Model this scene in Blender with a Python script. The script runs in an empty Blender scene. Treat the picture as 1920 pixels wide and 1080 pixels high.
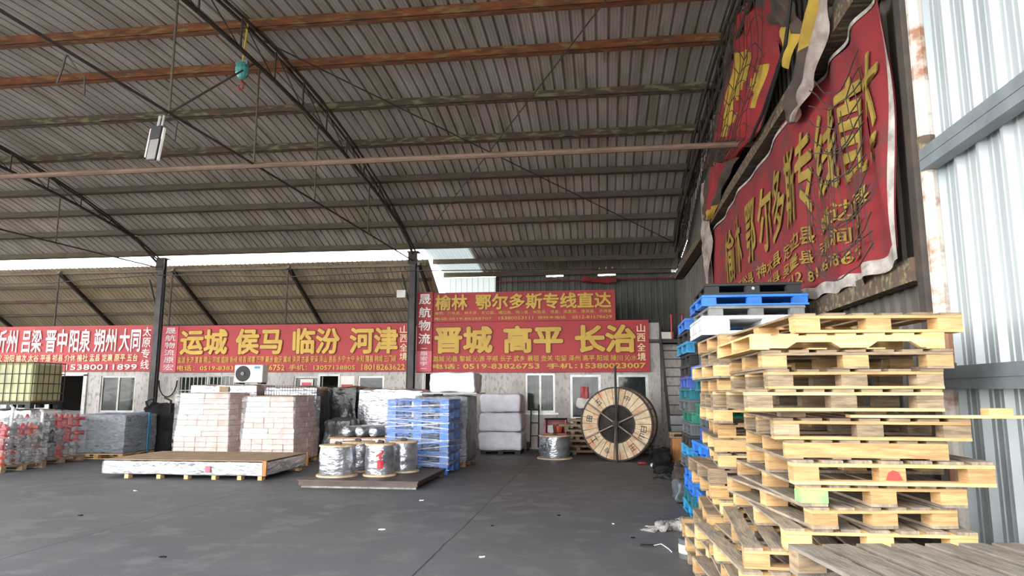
import bpy, math, random
from mathutils import Vector, Matrix, noise
R = math.radians
C = bpy.context.scene.collection
SC = bpy.context.scene
random.seed(7)

# ------------------------------------------------------------------ camera, sky, sun, exposure
cam = bpy.data.cameras.new('camera')
cam.sensor_width = 36.0
cam.lens = 1300.0 / 1920.0 * 36.0
cam.clip_end = 400
camo = bpy.data.objects.new('camera', cam)
C.objects.link(camo)
camo.location = (0, 0, 1.6)
camo.rotation_euler = (R(90 + 8.53), 0, R(7.37))
SC.camera = camo

world = bpy.data.worlds.new('sky')
SC.world = world
world.use_nodes = True
_bg = world.node_tree.nodes['Background']
_bg.inputs[1].default_value = 3.4
# hazy overcast sky: brighter towards the horizon
_w = world.node_tree
_tc = _w.nodes.new('ShaderNodeTexCoord'); _sp = _w.nodes.new('ShaderNodeSeparateXYZ'); _rp = _w.nodes.new('ShaderNodeValToRGB')
_w.links.new(_tc.outputs['Generated'], _sp.inputs[0]); _w.links.new(_sp.outputs['Z'], _rp.inputs[0]); _w.links.new(_rp.outputs[0], _bg.inputs[0])
_rp.color_ramp.elements[0].position = 0.0; _rp.color_ramp.elements[0].color = (1.0, 0.99, 0.97, 1)
_rp.color_ramp.elements[1].position = 0.75; _rp.color_ramp.elements[1].color = (0.40, 0.43, 0.46, 1)
_e = _rp.color_ramp.elements.new(0.22); _e.color = (0.97, 0.99, 1.0, 1)

SC.view_settings.view_transform = 'Standard'
SC.view_settings.look = 'None'
SC.view_settings.gamma = 1.0
SC.view_settings.use_curve_mapping = False
SC.view_settings.exposure = 1.72
SC.cycles.max_bounces = 8
SC.cycles.diffuse_bounces = 5
SC.cycles.transparent_max_bounces = 12
SC.cycles.sample_clamp_indirect = 6.0
SC.cycles.caustics_reflective = False
SC.cycles.caustics_refractive = False

# ------------------------------------------------------------------ materials
def srgb(r, g, b):
    f = lambda c: (c / 255 / 12.92) if c / 255 <= 0.04045 else ((c / 255 + 0.055) / 1.055) ** 2.4
    return (f(r), f(g), f(b), 1)

def M(name, c1, c2=None, scale=4.0, stretch=(1, 1, 1), rough=0.6, metal=0.0, bump=0.0, bscale=None,
      lo=0.35, hi=0.65, rnd=0.0, c3=None, s3=30.0, detail=5.0, spec=None):
    m = bpy.data.materials.new(name)
    m.use_nodes = True
    nt = m.node_tree
    p = nt.nodes['Principled BSDF']
    p.inputs['Roughness'].default_value = rough
    p.inputs['Metallic'].default_value = metal
    if spec is not None:
        p.inputs['Specular IOR Level'].default_value = spec
    N = nt.nodes.new
    Lk = nt.links.new
    tc = N('ShaderNodeTexCoord')
    mp = N('ShaderNodeMapping')
    mp.inputs['Scale'].default_value = stretch
    Lk(tc.outputs['Object'], mp.inputs['Vector'])
    oi = N('ShaderNodeObjectInfo')
    add = N('ShaderNodeVectorMath'); add.operation = 'ADD'
    Lk(mp.outputs[0], add.inputs[0])
    sc = N('ShaderNodeMath'); sc.operation = 'MULTIPLY'; sc.inputs[1].default_value = 37.0
    Lk(oi.outputs['Random'], sc.inputs[0])
    Lk(sc.outputs[0], add.inputs[1])
    col = None
    if c2 is not None:
        n = N('ShaderNodeTexNoise')
        n.inputs['Scale'].default_value = scale
        n.inputs['Detail'].default_value = detail
        n.inputs['Roughness'].default_value = 0.6
        Lk(add.outputs[0], n.inputs['Vector'])
        r = N('ShaderNodeValToRGB')
        r.color_ramp.elements[0].position = lo
        r.color_ramp.elements[1].position = hi
        r.color_ramp.elements[0].color = c1
        r.color_ramp.elements[1].color = c2
        Lk(n.outputs['Fac'], r.inputs[0])
        col = r.outputs[0]
        if c3 is not None:
            n3 = N('ShaderNodeTexNoise')
            n3.inputs['Scale'].default_value = s3
            n3.inputs['Detail'].default_value = 3
            Lk(add.outputs[0], n3.inputs['Vector'])
            r3 = N('ShaderNodeValToRGB')
            r3.color_ramp.elements[0].position = 0.52
            r3.color_ramp.elements[1].position = 0.66
            Lk(n3.outputs['Fac'], r3.inputs[0])
            mx = N('ShaderNodeMix'); mx.data_type = 'RGBA'
            Lk(r3.outputs[0], mx.inputs['Factor'])
            Lk(col, mx.inputs['A'])
            mx.inputs['B'].default_value = c3
            col = mx.outputs['Result']
    if rnd > 0:
        hs = N('ShaderNodeHueSaturation')
        mr = N('ShaderNodeMapRange')
        mr.inputs['To Min'].default_value = 1 - rnd
        mr.inputs['To Max'].default_value = 1 + rnd
        Lk(oi.outputs['Random'], mr.inputs['Value'])
        Lk(mr.outputs[0], hs.inputs['Value'])
        if col is None:
            hs.inputs['Color'].default_value = c1
        else:
            Lk(col, hs.inputs['Color'])
        col = hs.outputs[0]
    if col is None:
        p.inputs['Base Color'].default_value = c1
    else:
        Lk(col, p.inputs['Base Color'])
    if bump > 0:
        nb = N('ShaderNodeTexNoise')
        nb.inputs['Scale'].default_value = bscale or scale * 3
        nb.inputs['Detail'].default_value = 4
        Lk(add.outputs[0], nb.inputs['Vector'])
        b = N('ShaderNodeBump')
        b.inputs['Strength'].default_value = bump
        b.inputs['Distance'].default_value = 0.03
        Lk(nb.outputs['Fac'], b.inputs['Height'])
        Lk(b.outputs[0], p.inputs['Normal'])
    return m

def film_mat(name, tint, clear=0.5, rough=0.18, bump=0.8, bscale=6, stretch=(1, 1, 3)):
    m = bpy.data.materials.new(name)
    m.use_nodes = True
    nt = m.node_tree
    N = nt.nodes.new; Lk = nt.links.new
    p = nt.nodes['Principled BSDF']
    p.inputs['Base Color'].default_value = tint
    p.inputs['Roughness'].default_value = rough
    out = nt.nodes['Material Output']
    tr = N('ShaderNodeBsdfTransparent')
    mx = N('ShaderNodeMixShader')
    tc = N('ShaderNodeTexCoord'); mp = N('ShaderNodeMapping'); mp.inputs['Scale'].default_value = stretch
    Lk(tc.outputs['Object'], mp.inputs[0])
    nb = N('ShaderNodeTexNoise'); nb.inputs['Scale'].default_value = bscale; nb.inputs['Detail'].default_value = 6
    nb.inputs['Distortion'].default_value = 1.2
    Lk(mp.outputs[0], nb.inputs['Vector'])
    b = N('ShaderNodeBump'); b.inputs['Strength'].default_value = bump; b.inputs['Distance'].default_value = 0.05
    Lk(nb.outputs['Fac'], b.inputs['Height']); Lk(b.outputs[0], p.inputs['Normal'])
    r = N('ShaderNodeValToRGB')
    r.color_ramp.elements[0].position = 0.35; r.color_ramp.elements[1].position = 0.7
    a = max(0.0, 1 - clear - 0.2); c = min(1, 1 - clear + 0.2)
    r.color_ramp.elements[0].color = (a, a, a, 1); r.color_ramp.elements[1].color = (c, c, c, 1)
    Lk(nb.outputs['Fac'], r.inputs[0])
    Lk(r.outputs[0], mx.inputs[0]); Lk(tr.outputs[0], mx.inputs[1]); Lk(p.outputs[0], mx.inputs[2])
    Lk(mx.outputs[0], out.inputs[0])
    return m

MT = {}
MT['roof'] = M('roof_sheet', srgb(198, 190, 180), srgb(166, 157, 147), scale=0.8, stretch=(3, 0.35, 1), rough=0.55, metal=0.15, c3=srgb(160, 154, 134), s3=1.4)
MT['lean_roof'] = M('lean_roof_sheet', srgb(196, 178, 152), srgb(160, 142, 118), scale=0.7, stretch=(2, 0.5, 1), rough=0.7)
MT['rust'] = M('rust_orange', srgb(142, 80, 46), srgb(88, 62, 46), scale=2.4, stretch=(1, 4, 4), rough=0.85, bump=0.3, c3=srgb(136, 108, 68), s3=4)
MT['rust2'] = M('rust_brown', srgb(100, 78, 62), srgb(76, 68, 58), scale=2.2, stretch=(1, 4, 4), rough=0.85, c3=srgb(132, 126, 92), s3=4)
MT['rust3'] = M('rust_dark', srgb(92, 80, 68), srgb(70, 64, 54), scale=2.0, stretch=(1, 4, 4), rough=0.85, c3=srgb(96, 84, 56), s3=4)
MT['steel_dark'] = M('dark_steel', srgb(78, 68, 60), srgb(56, 50, 46), scale=5, rough=0.7, metal=0.2)
MT['tie'] = M('tie_steel', srgb(128, 104, 88), srgb(104, 84, 68), scale=3, stretch=(1, 4, 4), rough=0.8)
MT['column'] = M('column_steel', srgb(84, 80, 80), srgb(62, 58, 58), scale=4, rough=0.6, metal=0.2)
MT['wall_dark'] = M('wall_sheet_dark', srgb(104, 99, 92), srgb(82, 77, 71), scale=1.2, stretch=(1, 2.5, 0.4), rough=0.65, metal=0.1, c3=srgb(76, 70, 58), s3=3)
MT['wall_light'] = M('wall_sheet_light', srgb(172, 178, 179), srgb(152, 160, 163), scale=1.0, stretch=(1, 3, 0.3), rough=0.4, metal=0.08)
MT['wall_rear'] = M('rear_sheet', srgb(106, 108, 102), srgb(80, 80, 76), scale=1.2, stretch=(3, 1, 0.4), rough=0.65, metal=0.1)
MT['facade'] = M('facade_tile', srgb(208, 202, 196), srgb(160, 152, 146), scale=1.1, stretch=(1.6, 1, .7), rough=0.5, bump=0.15, detail=9, lo=.3, hi=.72, c3=srgb(152, 144, 138), s3=9)
MT['white_frame'] = M('white_frame', srgb(226, 224, 220), srgb(196, 192, 186), scale=4, rough=0.45)
MT['alu'] = M('aluminium', srgb(190, 190, 188), srgb(160, 160, 158), scale=4, rough=0.4, metal=0.5)
MT['glass'] = film_mat('window_glass', srgb(60, 70, 68), clear=0.55, rough=0.05, bump=0.0, bscale=1.2)
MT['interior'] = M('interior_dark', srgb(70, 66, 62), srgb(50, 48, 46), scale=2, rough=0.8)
MT['red_sign'] = M('sign_red', srgb(182, 46, 52), srgb(166, 42, 48), scale=0.8, rough=0.55)
MT['maroon'] = M('sign_maroon', srgb(130, 40, 30))
MT['gold'] = M('sign_gold', srgb(212, 174, 62), srgb(196, 156, 54), scale=2, rough=0.5)
MT['cream'] = M('sign_cream', srgb(238, 220, 170))
MT['white_ink'] = M('sign_white', srgb(242, 236, 230))
MT['pink_strip'] = M('sign_strip', srgb(206, 44, 60), srgb(226, 110, 124), scale=0.9, rough=0.5)
MT['banner_red'] = M('banner_red', srgb(140, 36, 42), srgb(114, 32, 38), scale=1.0, rough=0.75, c3=srgb(96, 48, 48), s3=3)
MT['banner_gold'] = M('banner_gold', srgb(160, 136, 54), srgb(128, 106, 46), scale=3, rough=0.75)
MT['banner_hem'] = M('banner_hem', srgb(186, 178, 170), srgb(130, 122, 116), scale=6, rough=0.8)
MT['torn'] = M('torn_red', srgb(166, 42, 48), srgb(112, 38, 40), scale=1.5, rough=0.8)
MT['torn_gold'] = M('torn_gold', srgb(200, 168, 60), srgb(158, 128, 50), scale=2.5, rough=0.8)
MT['torn_brown'] = M('torn_brown', srgb(84, 72, 64), srgb(58, 50, 44), scale=2, rough=0.85, c3=srgb(88, 44, 40), s3=3)
MT['torn_grey'] = M('torn_grey', srgb(178, 164, 156), srgb(126, 112, 104), scale=4, rough=0.85)
MT['net'] = M('net_rope', srgb(64, 54, 48), rough=0.9)
MT['white_rust'] = M('white_rust_paint', srgb(204, 196, 186), srgb(150, 108, 84), scale=3, stretch=(1, 1, 1.5), rough=0.7, lo=0.5, hi=0.62)
MT['rail'] = M('rail_steel', srgb(132, 140, 144), srgb(112, 120, 124), scale=3, rough=0.45, metal=0.2)
MT['pine'] = M('pallet_pine', srgb(232, 196, 140), srgb(206, 164, 106), scale=5, stretch=(1, 1, 9), rough=0.75, bump=0.25, rnd=0.16)
MT['pine_side'] = M('pallet_tan', srgb(210, 172, 118), srgb(172, 132, 88), scale=5, stretch=(1, 1, 9), rough=0.8, bump=0.25, rnd=0.2)
MT['old'] = M('pallet_weathered', srgb(162, 140, 112), srgb(116, 98, 78), scale=6, stretch=(1, 1, 6), rough=0.85, bump=0.3, rnd=0.2)
MT['deck'] = M('pallet_deck', srgb(168, 150, 126), srgb(118, 108, 98), scale=4, stretch=(6, 1, 1), rough=0.85, bump=0.25, rnd=0.14)
MT['greydeck'] = M('pallet_grey_deck', srgb(140, 130, 118), srgb(106, 98, 88), scale=5, stretch=(5, 0.8, 1), rough=0.9, bump=0.35, rnd=0.1)
MT['green_paint'] = M('green_paint', srgb(110, 190, 120), srgb(176, 190, 120), scale=8, rough=0.7)
MT['red_paint'] = M('red_paint', srgb(214, 70, 60))
MT['ink'] = M('stencil_ink', srgb(60, 48, 40))
def plastic(n, r, g, b):
    MT[n] = M('plastic_' + n, srgb(r, g, b), srgb(int(r * .8), int(g * .8), int(b * .8)), scale=4, rough=0.45, rnd=0.08)
plastic('black', 58, 58, 60); plastic('blue', 50, 130, 226); plastic('sky', 50, 150, 200); plastic('grey', 142, 144, 142)
plastic('white', 240, 242, 242); plastic('teal', 30, 116, 130); plastic('green', 40, 128, 104); plastic('slate', 92, 98, 102); plastic('navy', 56, 88, 176)
MT['film'] = film_mat('stretch_film', srgb(225, 228, 232), clear=0.8, bump=.5, bscale=3)
MT['film_clear'] = film_mat('stretch_film_clear', srgb(220, 222, 226), clear=0.85, bump=.6, bscale=4)
MT['film_white'] = film_mat('stretch_film_white', srgb(232, 234, 238), clear=0.35, bscale=5)
MT['film_grey'] = film_mat('stretch_film_grey', srgb(150, 156, 164), clear=0.3, bscale=5)
MT['foil'] = M('silver_foil', srgb(206, 208, 212), srgb(150, 152, 158), scale=3, stretch=(1, 1, 2), rough=0.28, metal=0.75, bump=1.0, bscale=7)
MT['foil_dark'] = M('dark_foil', srgb(96, 96, 98), srgb(52, 52, 54), scale=4, stretch=(2, 1, 0.6), rough=0.3, metal=0.3, bump=1.0, bscale=7)
MT['black_film'] = M('black_film', srgb(44, 42, 44), srgb(24, 24, 26), scale=4, rough=0.3, bump=0.9, bscale=6)
MT['carton'] = M('carton_pink', srgb(226, 206, 196), srgb(206, 178, 168), scale=5, rough=0.7, rnd=0.08)
MT['carton_w'] = M('carton_white', srgb(226, 224, 220), srgb(196, 204, 200), scale=2, rough=0.7, rnd=0.08)
MT['carton_top'] = M('cardboard', srgb(176, 148, 116), srgb(150, 124, 96), scale=3, rough=0.8)
MT['kraft'] = M('kraft_box', srgb(190, 134, 84), srgb(160, 108, 66), scale=4, stretch=(4, 4, 1), rough=0.8)
MT['bale'] = M('white_bale', srgb(246, 246, 252), srgb(230, 230, 240), scale=4, rough=0.6, bump=0.7, bscale=5)
MT['reelwood'] = M('reel_wood', srgb(226, 206, 174), srgb(192, 166, 132), scale=6, rough=0.8, bump=0.2, c3=srgb(206, 150, 112), s3=4)
MT['plate'] = M('steel_plate', srgb(98, 84, 78), srgb(72, 62, 58), scale=2, rough=0.6, metal=0.3)
MT['red_obj'] = M('red_enamel', srgb(184, 44, 50), srgb(150, 36, 44), scale=4, rough=0.4, rnd=0.15)
MT['orange_obj'] = M('orange_enamel', srgb(186, 74, 44), rough=0.45, rnd=0.1)
MT['grey_obj'] = M('grey_casting', srgb(136, 134, 134), srgb(104, 100, 102), scale=4, rough=0.5, rnd=0.15)
MT['chrome'] = M('chrome_tube', srgb(214, 216, 220), rough=0.25, metal=0.8)
MT['tank'] = M('ibc_tank', srgb(188, 184, 138), srgb(162, 158, 116), scale=2, rough=0.45)
MT['tank_w'] = M('ibc_tank_white', srgb(206, 216, 222), srgb(180, 192, 200), scale=2, rough=0.45)
MT['black'] = M('black_paint', srgb(34, 33, 34), rough=0.6)
MT['tarp'] = M('black_tarp', srgb(24, 23, 28), srgb(12, 12, 15), scale=3, rough=0.75, bump=0.5, spec=0.25)
MT['white_box'] = M('white_housing', srgb(226, 224, 216), srgb(206, 204, 198), scale=3, rough=0.4)
MT['aqua'] = M('aqua_paint', srgb(86, 168, 160), srgb(70, 140, 134), scale=6, rough=0.4)
MT['yellow'] = M('yellow_strap', srgb(206, 180, 60), rough=0.7)
MT['hook'] = M('red_hook', srgb(150, 66, 50), rough=0.6)
MT['spoke'] = M('spoke_steel', srgb(150, 138, 126), srgb(110, 96, 86), scale=4, rough=0.5, metal=0.2)
MT['tyre'] = M('black_rubber', srgb(40, 38, 38), srgb(30, 28, 28), scale=4, rough=0.7)
MT['rag'] = M('grey_rag', srgb(170, 166, 160), srgb(120, 116, 112), scale=9, rough=0.9, bump=0.5)
MT['litter'] = M('litter_white', srgb(226, 224, 218), rough=0.8)
MT['lens'] = M('lens_grey', srgb(172, 168, 164), rough=.3)
MT['trans'] = None
m = bpy.data.materials.new('daylight_leak_sheet'); m.use_nodes = True  # see-through sheet added to imitate daylight falling in through the gap
nt = m.node_tree
_t = nt.nodes.new('ShaderNodeBsdfTranslucent'); _t.inputs[0].default_value = srgb(120, 126, 124)
_d = nt.nodes.new('ShaderNodeBsdfDiffuse'); _d.inputs[0].default_value = srgb(210, 214, 210)
_m = nt.nodes.new('ShaderNodeMixShader'); _m.inputs[0].default_value = 0.4
nt.links.new(_t.outputs[0], _m.inputs[1]); nt.links.new(_d.outputs[0], _m.inputs[2])
nt.links.new(_m.outputs[0], nt.nodes['Material Output'].inputs[0])
MT['trans'] = m

def floor_mat():
    m = M('floor_concrete', srgb(98, 98, 101), srgb(84, 84, 88), scale=0.5, rough=0.62, bump=0.05, bscale=30, c3=srgb(106, 106, 108), s3=3, detail=8)
    nt = m.node_tree; N = nt.nodes.new; Lk = nt.links.new
    p = nt.nodes['Principled BSDF']
    src = p.inputs['Base Color'].links[0].from_socket
    tc = N('ShaderNodeTexCoord'); sp = N('ShaderNodeSeparateXYZ'); Lk(tc.outputs['Object'], sp.inputs[0])
    nz = N('ShaderNodeTexNoise'); nz.inputs['Scale'].default_value = 1.5; Lk(tc.outputs['Object'], nz.inputs['Vector'])
    fac = None
    for x in (-5.78, -1.66, -9.9, -14.0):
        s = N('ShaderNodeMath'); s.operation = 'SUBTRACT'; s.inputs[1].default_value = x
        Lk(sp.outputs['X'], s.inputs[0])
        w = N('ShaderNodeMath'); w.operation = 'MULTIPLY_ADD'; w.inputs[1].default_value = 0.06
        Lk(nz.outputs['Fac'], w.inputs[0]); Lk(s.outputs[0], w.inputs[2])
        a = N('ShaderNodeMath'); a.operation = 'ABSOLUTE'; Lk(w.outputs[0], a.inputs[0])
        l = N('ShaderNodeMath'); l.operation = 'LESS_THAN'; l.inputs[1].default_value = 0.009; Lk(a.outputs[0], l.inputs[0])
        if fac is None: fac = l.outputs[0]
        else:
            q = N('ShaderNodeMath'); q.operation = 'MAXIMUM'; Lk(fac, q.inputs[0]); Lk(l.outputs[0], q.inputs[1]); fac = q.outputs[0]
    mx = N('ShaderNodeMix'); mx.data_type = 'RGBA'
    Lk(fac, mx.inputs['Factor']); Lk(src, mx.inputs['A']); mx.inputs['B'].default_value = srgb(48, 48, 50)
    Lk(mx.outputs['Result'], p.inputs['Base Color'])
    return m
MT['floor'] = floor_mat()
MT['yard'] = M('bounce_ground', srgb(200, 198, 192), srgb(182, 180, 174), scale=0.6, rough=0.8)  # kept pale to reflect light under the roof

# ------------------------------------------------------------------ mesh builder
class MB:
    def __init__(s): s.v = []; s.f = []; s.m = []; s.mi = 0
    def face(s, *idx): s.f.append(idx); s.m.append(s.mi)
    def add(s, pts, faces, mtx=None):
        b = len(s.v)
        for p in pts:
            s.v.append(tuple(mtx @ Vector(p)) if mtx is not None else tuple(p))
        for f in faces:
            s.f.append(tuple(b + i for i in f)); s.m.append(s.mi)
        return s
    def box(s, x0, x1, y0, y1, z0, z1, mtx=None, ch=0.0):
        if ch <= 0:
            pts = [(x, y, z) for z in (z0, z1) for y in (y0, y1) for x in (x0, x1)]
            return s.add(pts, [(0, 2, 3, 1), (4, 5, 7, 6), (0, 1, 5, 4), (2, 6, 7, 3), (0, 4, 6, 2), (1, 3, 7, 5)], mtx)
        pts = []
        for z, i in ((z0, ch), (z0 + ch, 0), (z1 - ch, 0), (z1, ch)):
            pts += [(x0 + i + (ch if not i else 0), y0 + i, z), (x1 - i - (ch if not i else 0), y0 + i, z),
                    (x1 - i, y0 + i + (ch if not i else 0), z), (x1 - i, y1 - i - (ch if not i else 0), z),
                    (x1 - i - (ch if not i else 0), y1 - i, z), (x0 + i + (ch if not i else 0), y1 - i, z),
                    (x0 + i, y1 - i - (ch if not i else 0), z), (x0 + i, y0 + i + (ch if not i else 0), z)]
        fs = [tuple(range(7, -1, -1)), tuple(range(24, 32))]
        for k in range(3):
            for j in range(8):
                a, b = k * 8 + j, k * 8 + (j + 1) % 8
                fs.append((a, b, b + 8, a + 8))
        return s.add(pts, fs, mtx)
    def tube(s, pts, r, n=6, caps=True):
        pts = [Vector(p) for p in pts]
        rings = []
        b = len(s.v)
        for i, p in enumerate(pts):
            d = (pts[min(i + 1, len(pts) - 1)] - pts[max(i - 1, 0)]).normalized()
            up = Vector((0, 0, 1)) if abs(d.z) < 0.9 else Vector((0, 1, 0))
            a = d.cross(up).normalized(); c = a.cross(d)
            rr = r[i] if isinstance(r, (list, tuple)) else r
            for k in range(n):
                t = 2 * math.pi * k / n + math.pi / n
                q = p + a * (math.cos(t) * rr) + c * (math.sin(t) * rr)
                s.v.append(tuple(q))
        for i in range(len(pts) - 1):
            for k in range(n):
                a0 = b + i * n + k; a1 = b + i * n + (k + 1) % n
                s.face(a0, a1, a1 + n, a0 + n)
        if caps:
            s.face(*[b + k for k in range(n - 1, -1, -1)])
            s.face(*[b + (len(pts) - 1) * n + k for k in range(n)])
        return s
    def bar(s, p, q, w, h):
        p, q = Vector(p), Vector(q)
        d = q - p; L = d.length
        m = Matrix.Translation(p) @ d.to_track_quat('X', 'Z').to_matrix().to_4x4()
        return s.box(0, L, -w / 2, w / 2, -h / 2, h / 2, m)
    def lathe(s, prof, n=24, mtx=None):
        pts = []; fs = []
        for r, z in prof:
            for k in range(n):
                t = 2 * math.pi * k / n
                pts.append((r * math.cos(t), r * math.sin(t), z))
        for i in range(len(prof) - 1):
            for k in range(n):
                a = i * n + k; b = i * n + (k + 1) % n
                fs.append((a, b, b + n, a + n))
        if prof[0][0] > 1e-6: fs.append(tuple(range(n - 1, -1, -1)))
        if prof[-1][0] > 1e-6: fs.append(tuple((len(prof) - 1) * n + k for k in range(n)))
        return s.add(pts, fs, mtx)
    def grid(s, fn, nu, nv, closed=False):
        b = len(s.v)
        for j in range(nv + 1):
            for i in range(nu + 1):
                s.v.append(tuple(fn(i / nu, j / nv)))
        for j in range(nv):
            for i in range(nu):
                a = b + j * (nu + 1) + i
                s.face(a, a + 1, a + nu + 2, a + nu + 1)
        return s
    def puffy(s, x0, x1, y0, y1, z0, z1, amp=0.02, freq=2.0, rnd=0.05, n=10, seed=0, keep_bottom=True):
        cx, cy, cz = (x0 + x1) / 2, (y0 + y1) / 2, (z0 + z1) / 2
        hx, hy, hz = (x1 - x0) / 2, (y1 - y0) / 2, (z1 - z0) / 2
        off = Vector((seed * 7.3, seed * 3.1, seed * 1.7))
        def P(a, b, c):
            p = Vector((a * hx, b * hy, c * hz))
            q = Vector((max(-hx + rnd, min(hx - rnd, p.x)), max(-hy + rnd, min(hy - rnd, p.y)), max(-hz + rnd, min(hz - rnd, p.z))))
            d = p - q
            if d.length > rnd: p = q + d.normalized() * rnd
            w = Vector((cx, cy, cz)) + p
            w = w + noise.noise_vector(w * freq + off) * amp + noise.noise_vector(w * freq * 3 + off) * amp * 0.5
            if keep_bottom and w.z < z0: w.z = z0
            return w
        g = lambda t: 2 * t - 1
        s.grid(lambda u, v: P(g(u), -1, g(v)), n, n)
        s.grid(lambda u, v: P(-g(u), 1, g(v)), n, n)
        s.grid(lambda u, v: P(1, g(u), g(v)), n, n)
        s.grid(lambda u, v: P(-1, -g(u), g(v)), n, n)
        s.grid(lambda u, v: P(g(u), g(v), 1), n, n)
        s.grid(lambda u, v: P(g(u), -g(v), -1), n, n)
        return s
    def build(s, name, mats, parent=None, origin=None, smooth=False, rz=0):
        if not isinstance(mats, (list, tuple)): mats = [mats]
        o0 = Vector(origin) if origin is not None else (parent.location.copy() if parent is not None and parent.get('wspace') else Vector((0, 0, 0)))
        me = bpy.data.meshes.new(name)
        me.from_pydata([tuple(Vector(p) - o0) for p in s.v], [], s.f)
        for mt in mats: me.materials.append(mt)
        if len(mats) > 1:
            me.polygons.foreach_set('material_index', s.m)
        if smooth:
            me.polygons.foreach_set('use_smooth', [True] * len(me.polygons))
        me.update()
        o = bpy.data.objects.new(name, me)
        C.objects.link(o)
        if parent is not None: o.parent = parent
        elif origin is not None: o.location = origin
        if rz: o.rotation_euler.z = rz
        return o

def tag(o, label, cat, group=None, kind=None):
    o['label'] = label; o['category'] = cat
    if group: o['group'] = group
    if kind: o['kind'] = kind
    return o

def thing(name, label, cat, loc=(0, 0, 0), rz=0, group=None, kind=None, wspace=False):
    """Empty at the base of a thing. wspace: its parts are given in world coordinates."""
    o = bpy.data.objects.new(name, None)
    C.objects.link(o)
    o.empty_display_size = 0.1
    o.location = loc; o.rotation_euler = (0, 0, rz)
    tag(o, label, cat, group, kind)
    if wspace: o['wspace'] = 1
    return o

def copy_tree(o, parent=None):
    c = o.copy(); C.objects.link(c)
    if parent is not None: c.parent = parent
    for ch in list(o.children): copy_tree(ch, c)
    return c

# ------------------------------------------------------------------ lettering
def glyphs(body, offset=0.03):
    cu = bpy.data.curves.new('t', 'FONT')
    cu.body = body; cu.offset = offset; cu.resolution_u = 2
    ob = bpy.data.objects.new('t', cu); C.objects.link(ob)
    dg = bpy.context.evaluated_depsgraph_get()
    me = bpy.data.meshes.new_from_object(ob.evaluated_get(dg))
    vs = [tuple(v.co) for v in me.vertices]; fs = [tuple(p.vertices) for p in me.polygons]
    bpy.data.objects.remove(ob); bpy.data.curves.remove(cu); bpy.data.meshes.remove(me)
    return vs, fs

def put_text(mb, body, x0, x1, z0, z1, place, offset=0.03, grow=0.0, bold=0.0):
    """text fitted to the box x0..x1, z0..z1; place(x, z) gives the world point. grow widens the strokes as an outline."""
    vs, fs = glyphs(body, 0.0 if bold else offset)
    xa, xb = min(v[0] for v in vs), max(v[0] for v in vs)
    ya, yb = min(v[1] for v in vs), max(v[1] for v in vs)
    sx = (x1 - x0) / (xb - xa); sy = (z1 - z0) / (yb - ya)
    if bold:
        # heavy rounded strokes: the same outline set again around a small circle
        bx = bold / (xb - xa + 2 * bold); by = bold / (yb - ya + 2 * bold)
        sx = (x1 - x0) / (xb - xa + 2 * bold); sy = (z1 - z0) / (yb - ya + 2 * bold)
        rr = bold + grow
        for k in range(9):
            dx, dy = (0, 0) if k == 8 else (rr * math.cos(k * math.pi / 4), rr * math.sin(k * math.pi / 4))
            mb.add([place(x0 + (v[0] - xa + bold + dx) * sx, z0 + (v[1] - ya + bold + dy) * sy, k * .001) for v in vs], fs)
    else:
        mb.add([place(x0 + (v[0] - xa) * sx, z0 + (v[1] - ya) * sy) for v in vs], fs)

def put_column(mb, chars, x0, x1, z0, z1, place, offset=0.02, gap=0.15, bold=0.0):
    n = len(chars); h = (z1 - z0) / n
    for i, ch in enumerate(chars):
        zt = z1 - i * h
        if ch in '（）':
            put_text(mb, '一', x0 + .1 * (x1 - x0), x1 - .1 * (x1 - x0), zt - h * 0.56, zt - h * 0.44, place, offset)
        else:
            put_text(mb, ch, x0, x1, zt - h * (1 - gap / 2), zt - h * gap / 2, place, offset, 0, bold)

# ------------------------------------------------------------------ large structure
XW = 2.45                                   # plane of the right wall
def roof(Y):
    return 7.5 - 0.0203 * (Y - 10.5) ** 2
Y_EAVE, Y_FRONT, X_L, X_R = 19.7, 1.6, -26.0, 2.36

b = MB(); b.box(-60, 30, 0.6, 32, -0.2, 0.0)
tag(b.build('floor', MT['floor']), 'dark grey concrete warehouse floor with thin joints', 'floor', kind='structure')
b = MB(); b.box(-90, 50, -60, 0.6, -0.22, -0.012)  # unseen ground behind the camera, added to bounce light up into the shed
tag(b.build('ground', MT['yard']), 'unseen ground in front of the open shed, made pale to bounce light in', 'ground', kind='structure')

def corr_across(mb, a0, a1, pitch, rib, hgt, place, stations):
    """ribbed sheet: profile along a, swept along the stations; place(a, h, s) gives the point"""
    prof = []
    a = a0
    while a < a1 - 1e-6:
        fl = pitch - rib
        prof += [(a, 0), (a + fl * 0.3, 0), (a + fl * 0.33, 0.006), (a + fl * 0.36, 0), (a + fl * 0.64, 0), (a + fl * 0.67, 0.006), (a + fl * 0.7, 0), (a + fl, 0), (a + fl + rib * 0.28, hgt), (a + pitch - rib * 0.28, hgt)]
        a += pitch
    prof.append((a, 0))
    n = len(prof); base = len(mb.v)
    for st in stations:
        for (aa, h) in prof: mb.v.append(place(aa, h, st))
    for j in range(len(stations) - 1):
        for i in range(n - 1):
            k = base + j * n + i
            mb.face(k, k + 1, k + n + 1, k + n)

b = MB()
st = [Y_FRONT + (Y_EAVE - Y_FRONT) * i / 26 for i in range(27)]
corr_across(b, X_L, X_R, 0.205, 0.05, 0.055, lambda a, h, y: (a, y, roof(y) + 0.05 + h), st)
tag(b.build('ceiling', MT['roof']), 'arched roof of ribbed grey steel sheet over the whole shed', 'roof', kind='structure')

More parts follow.
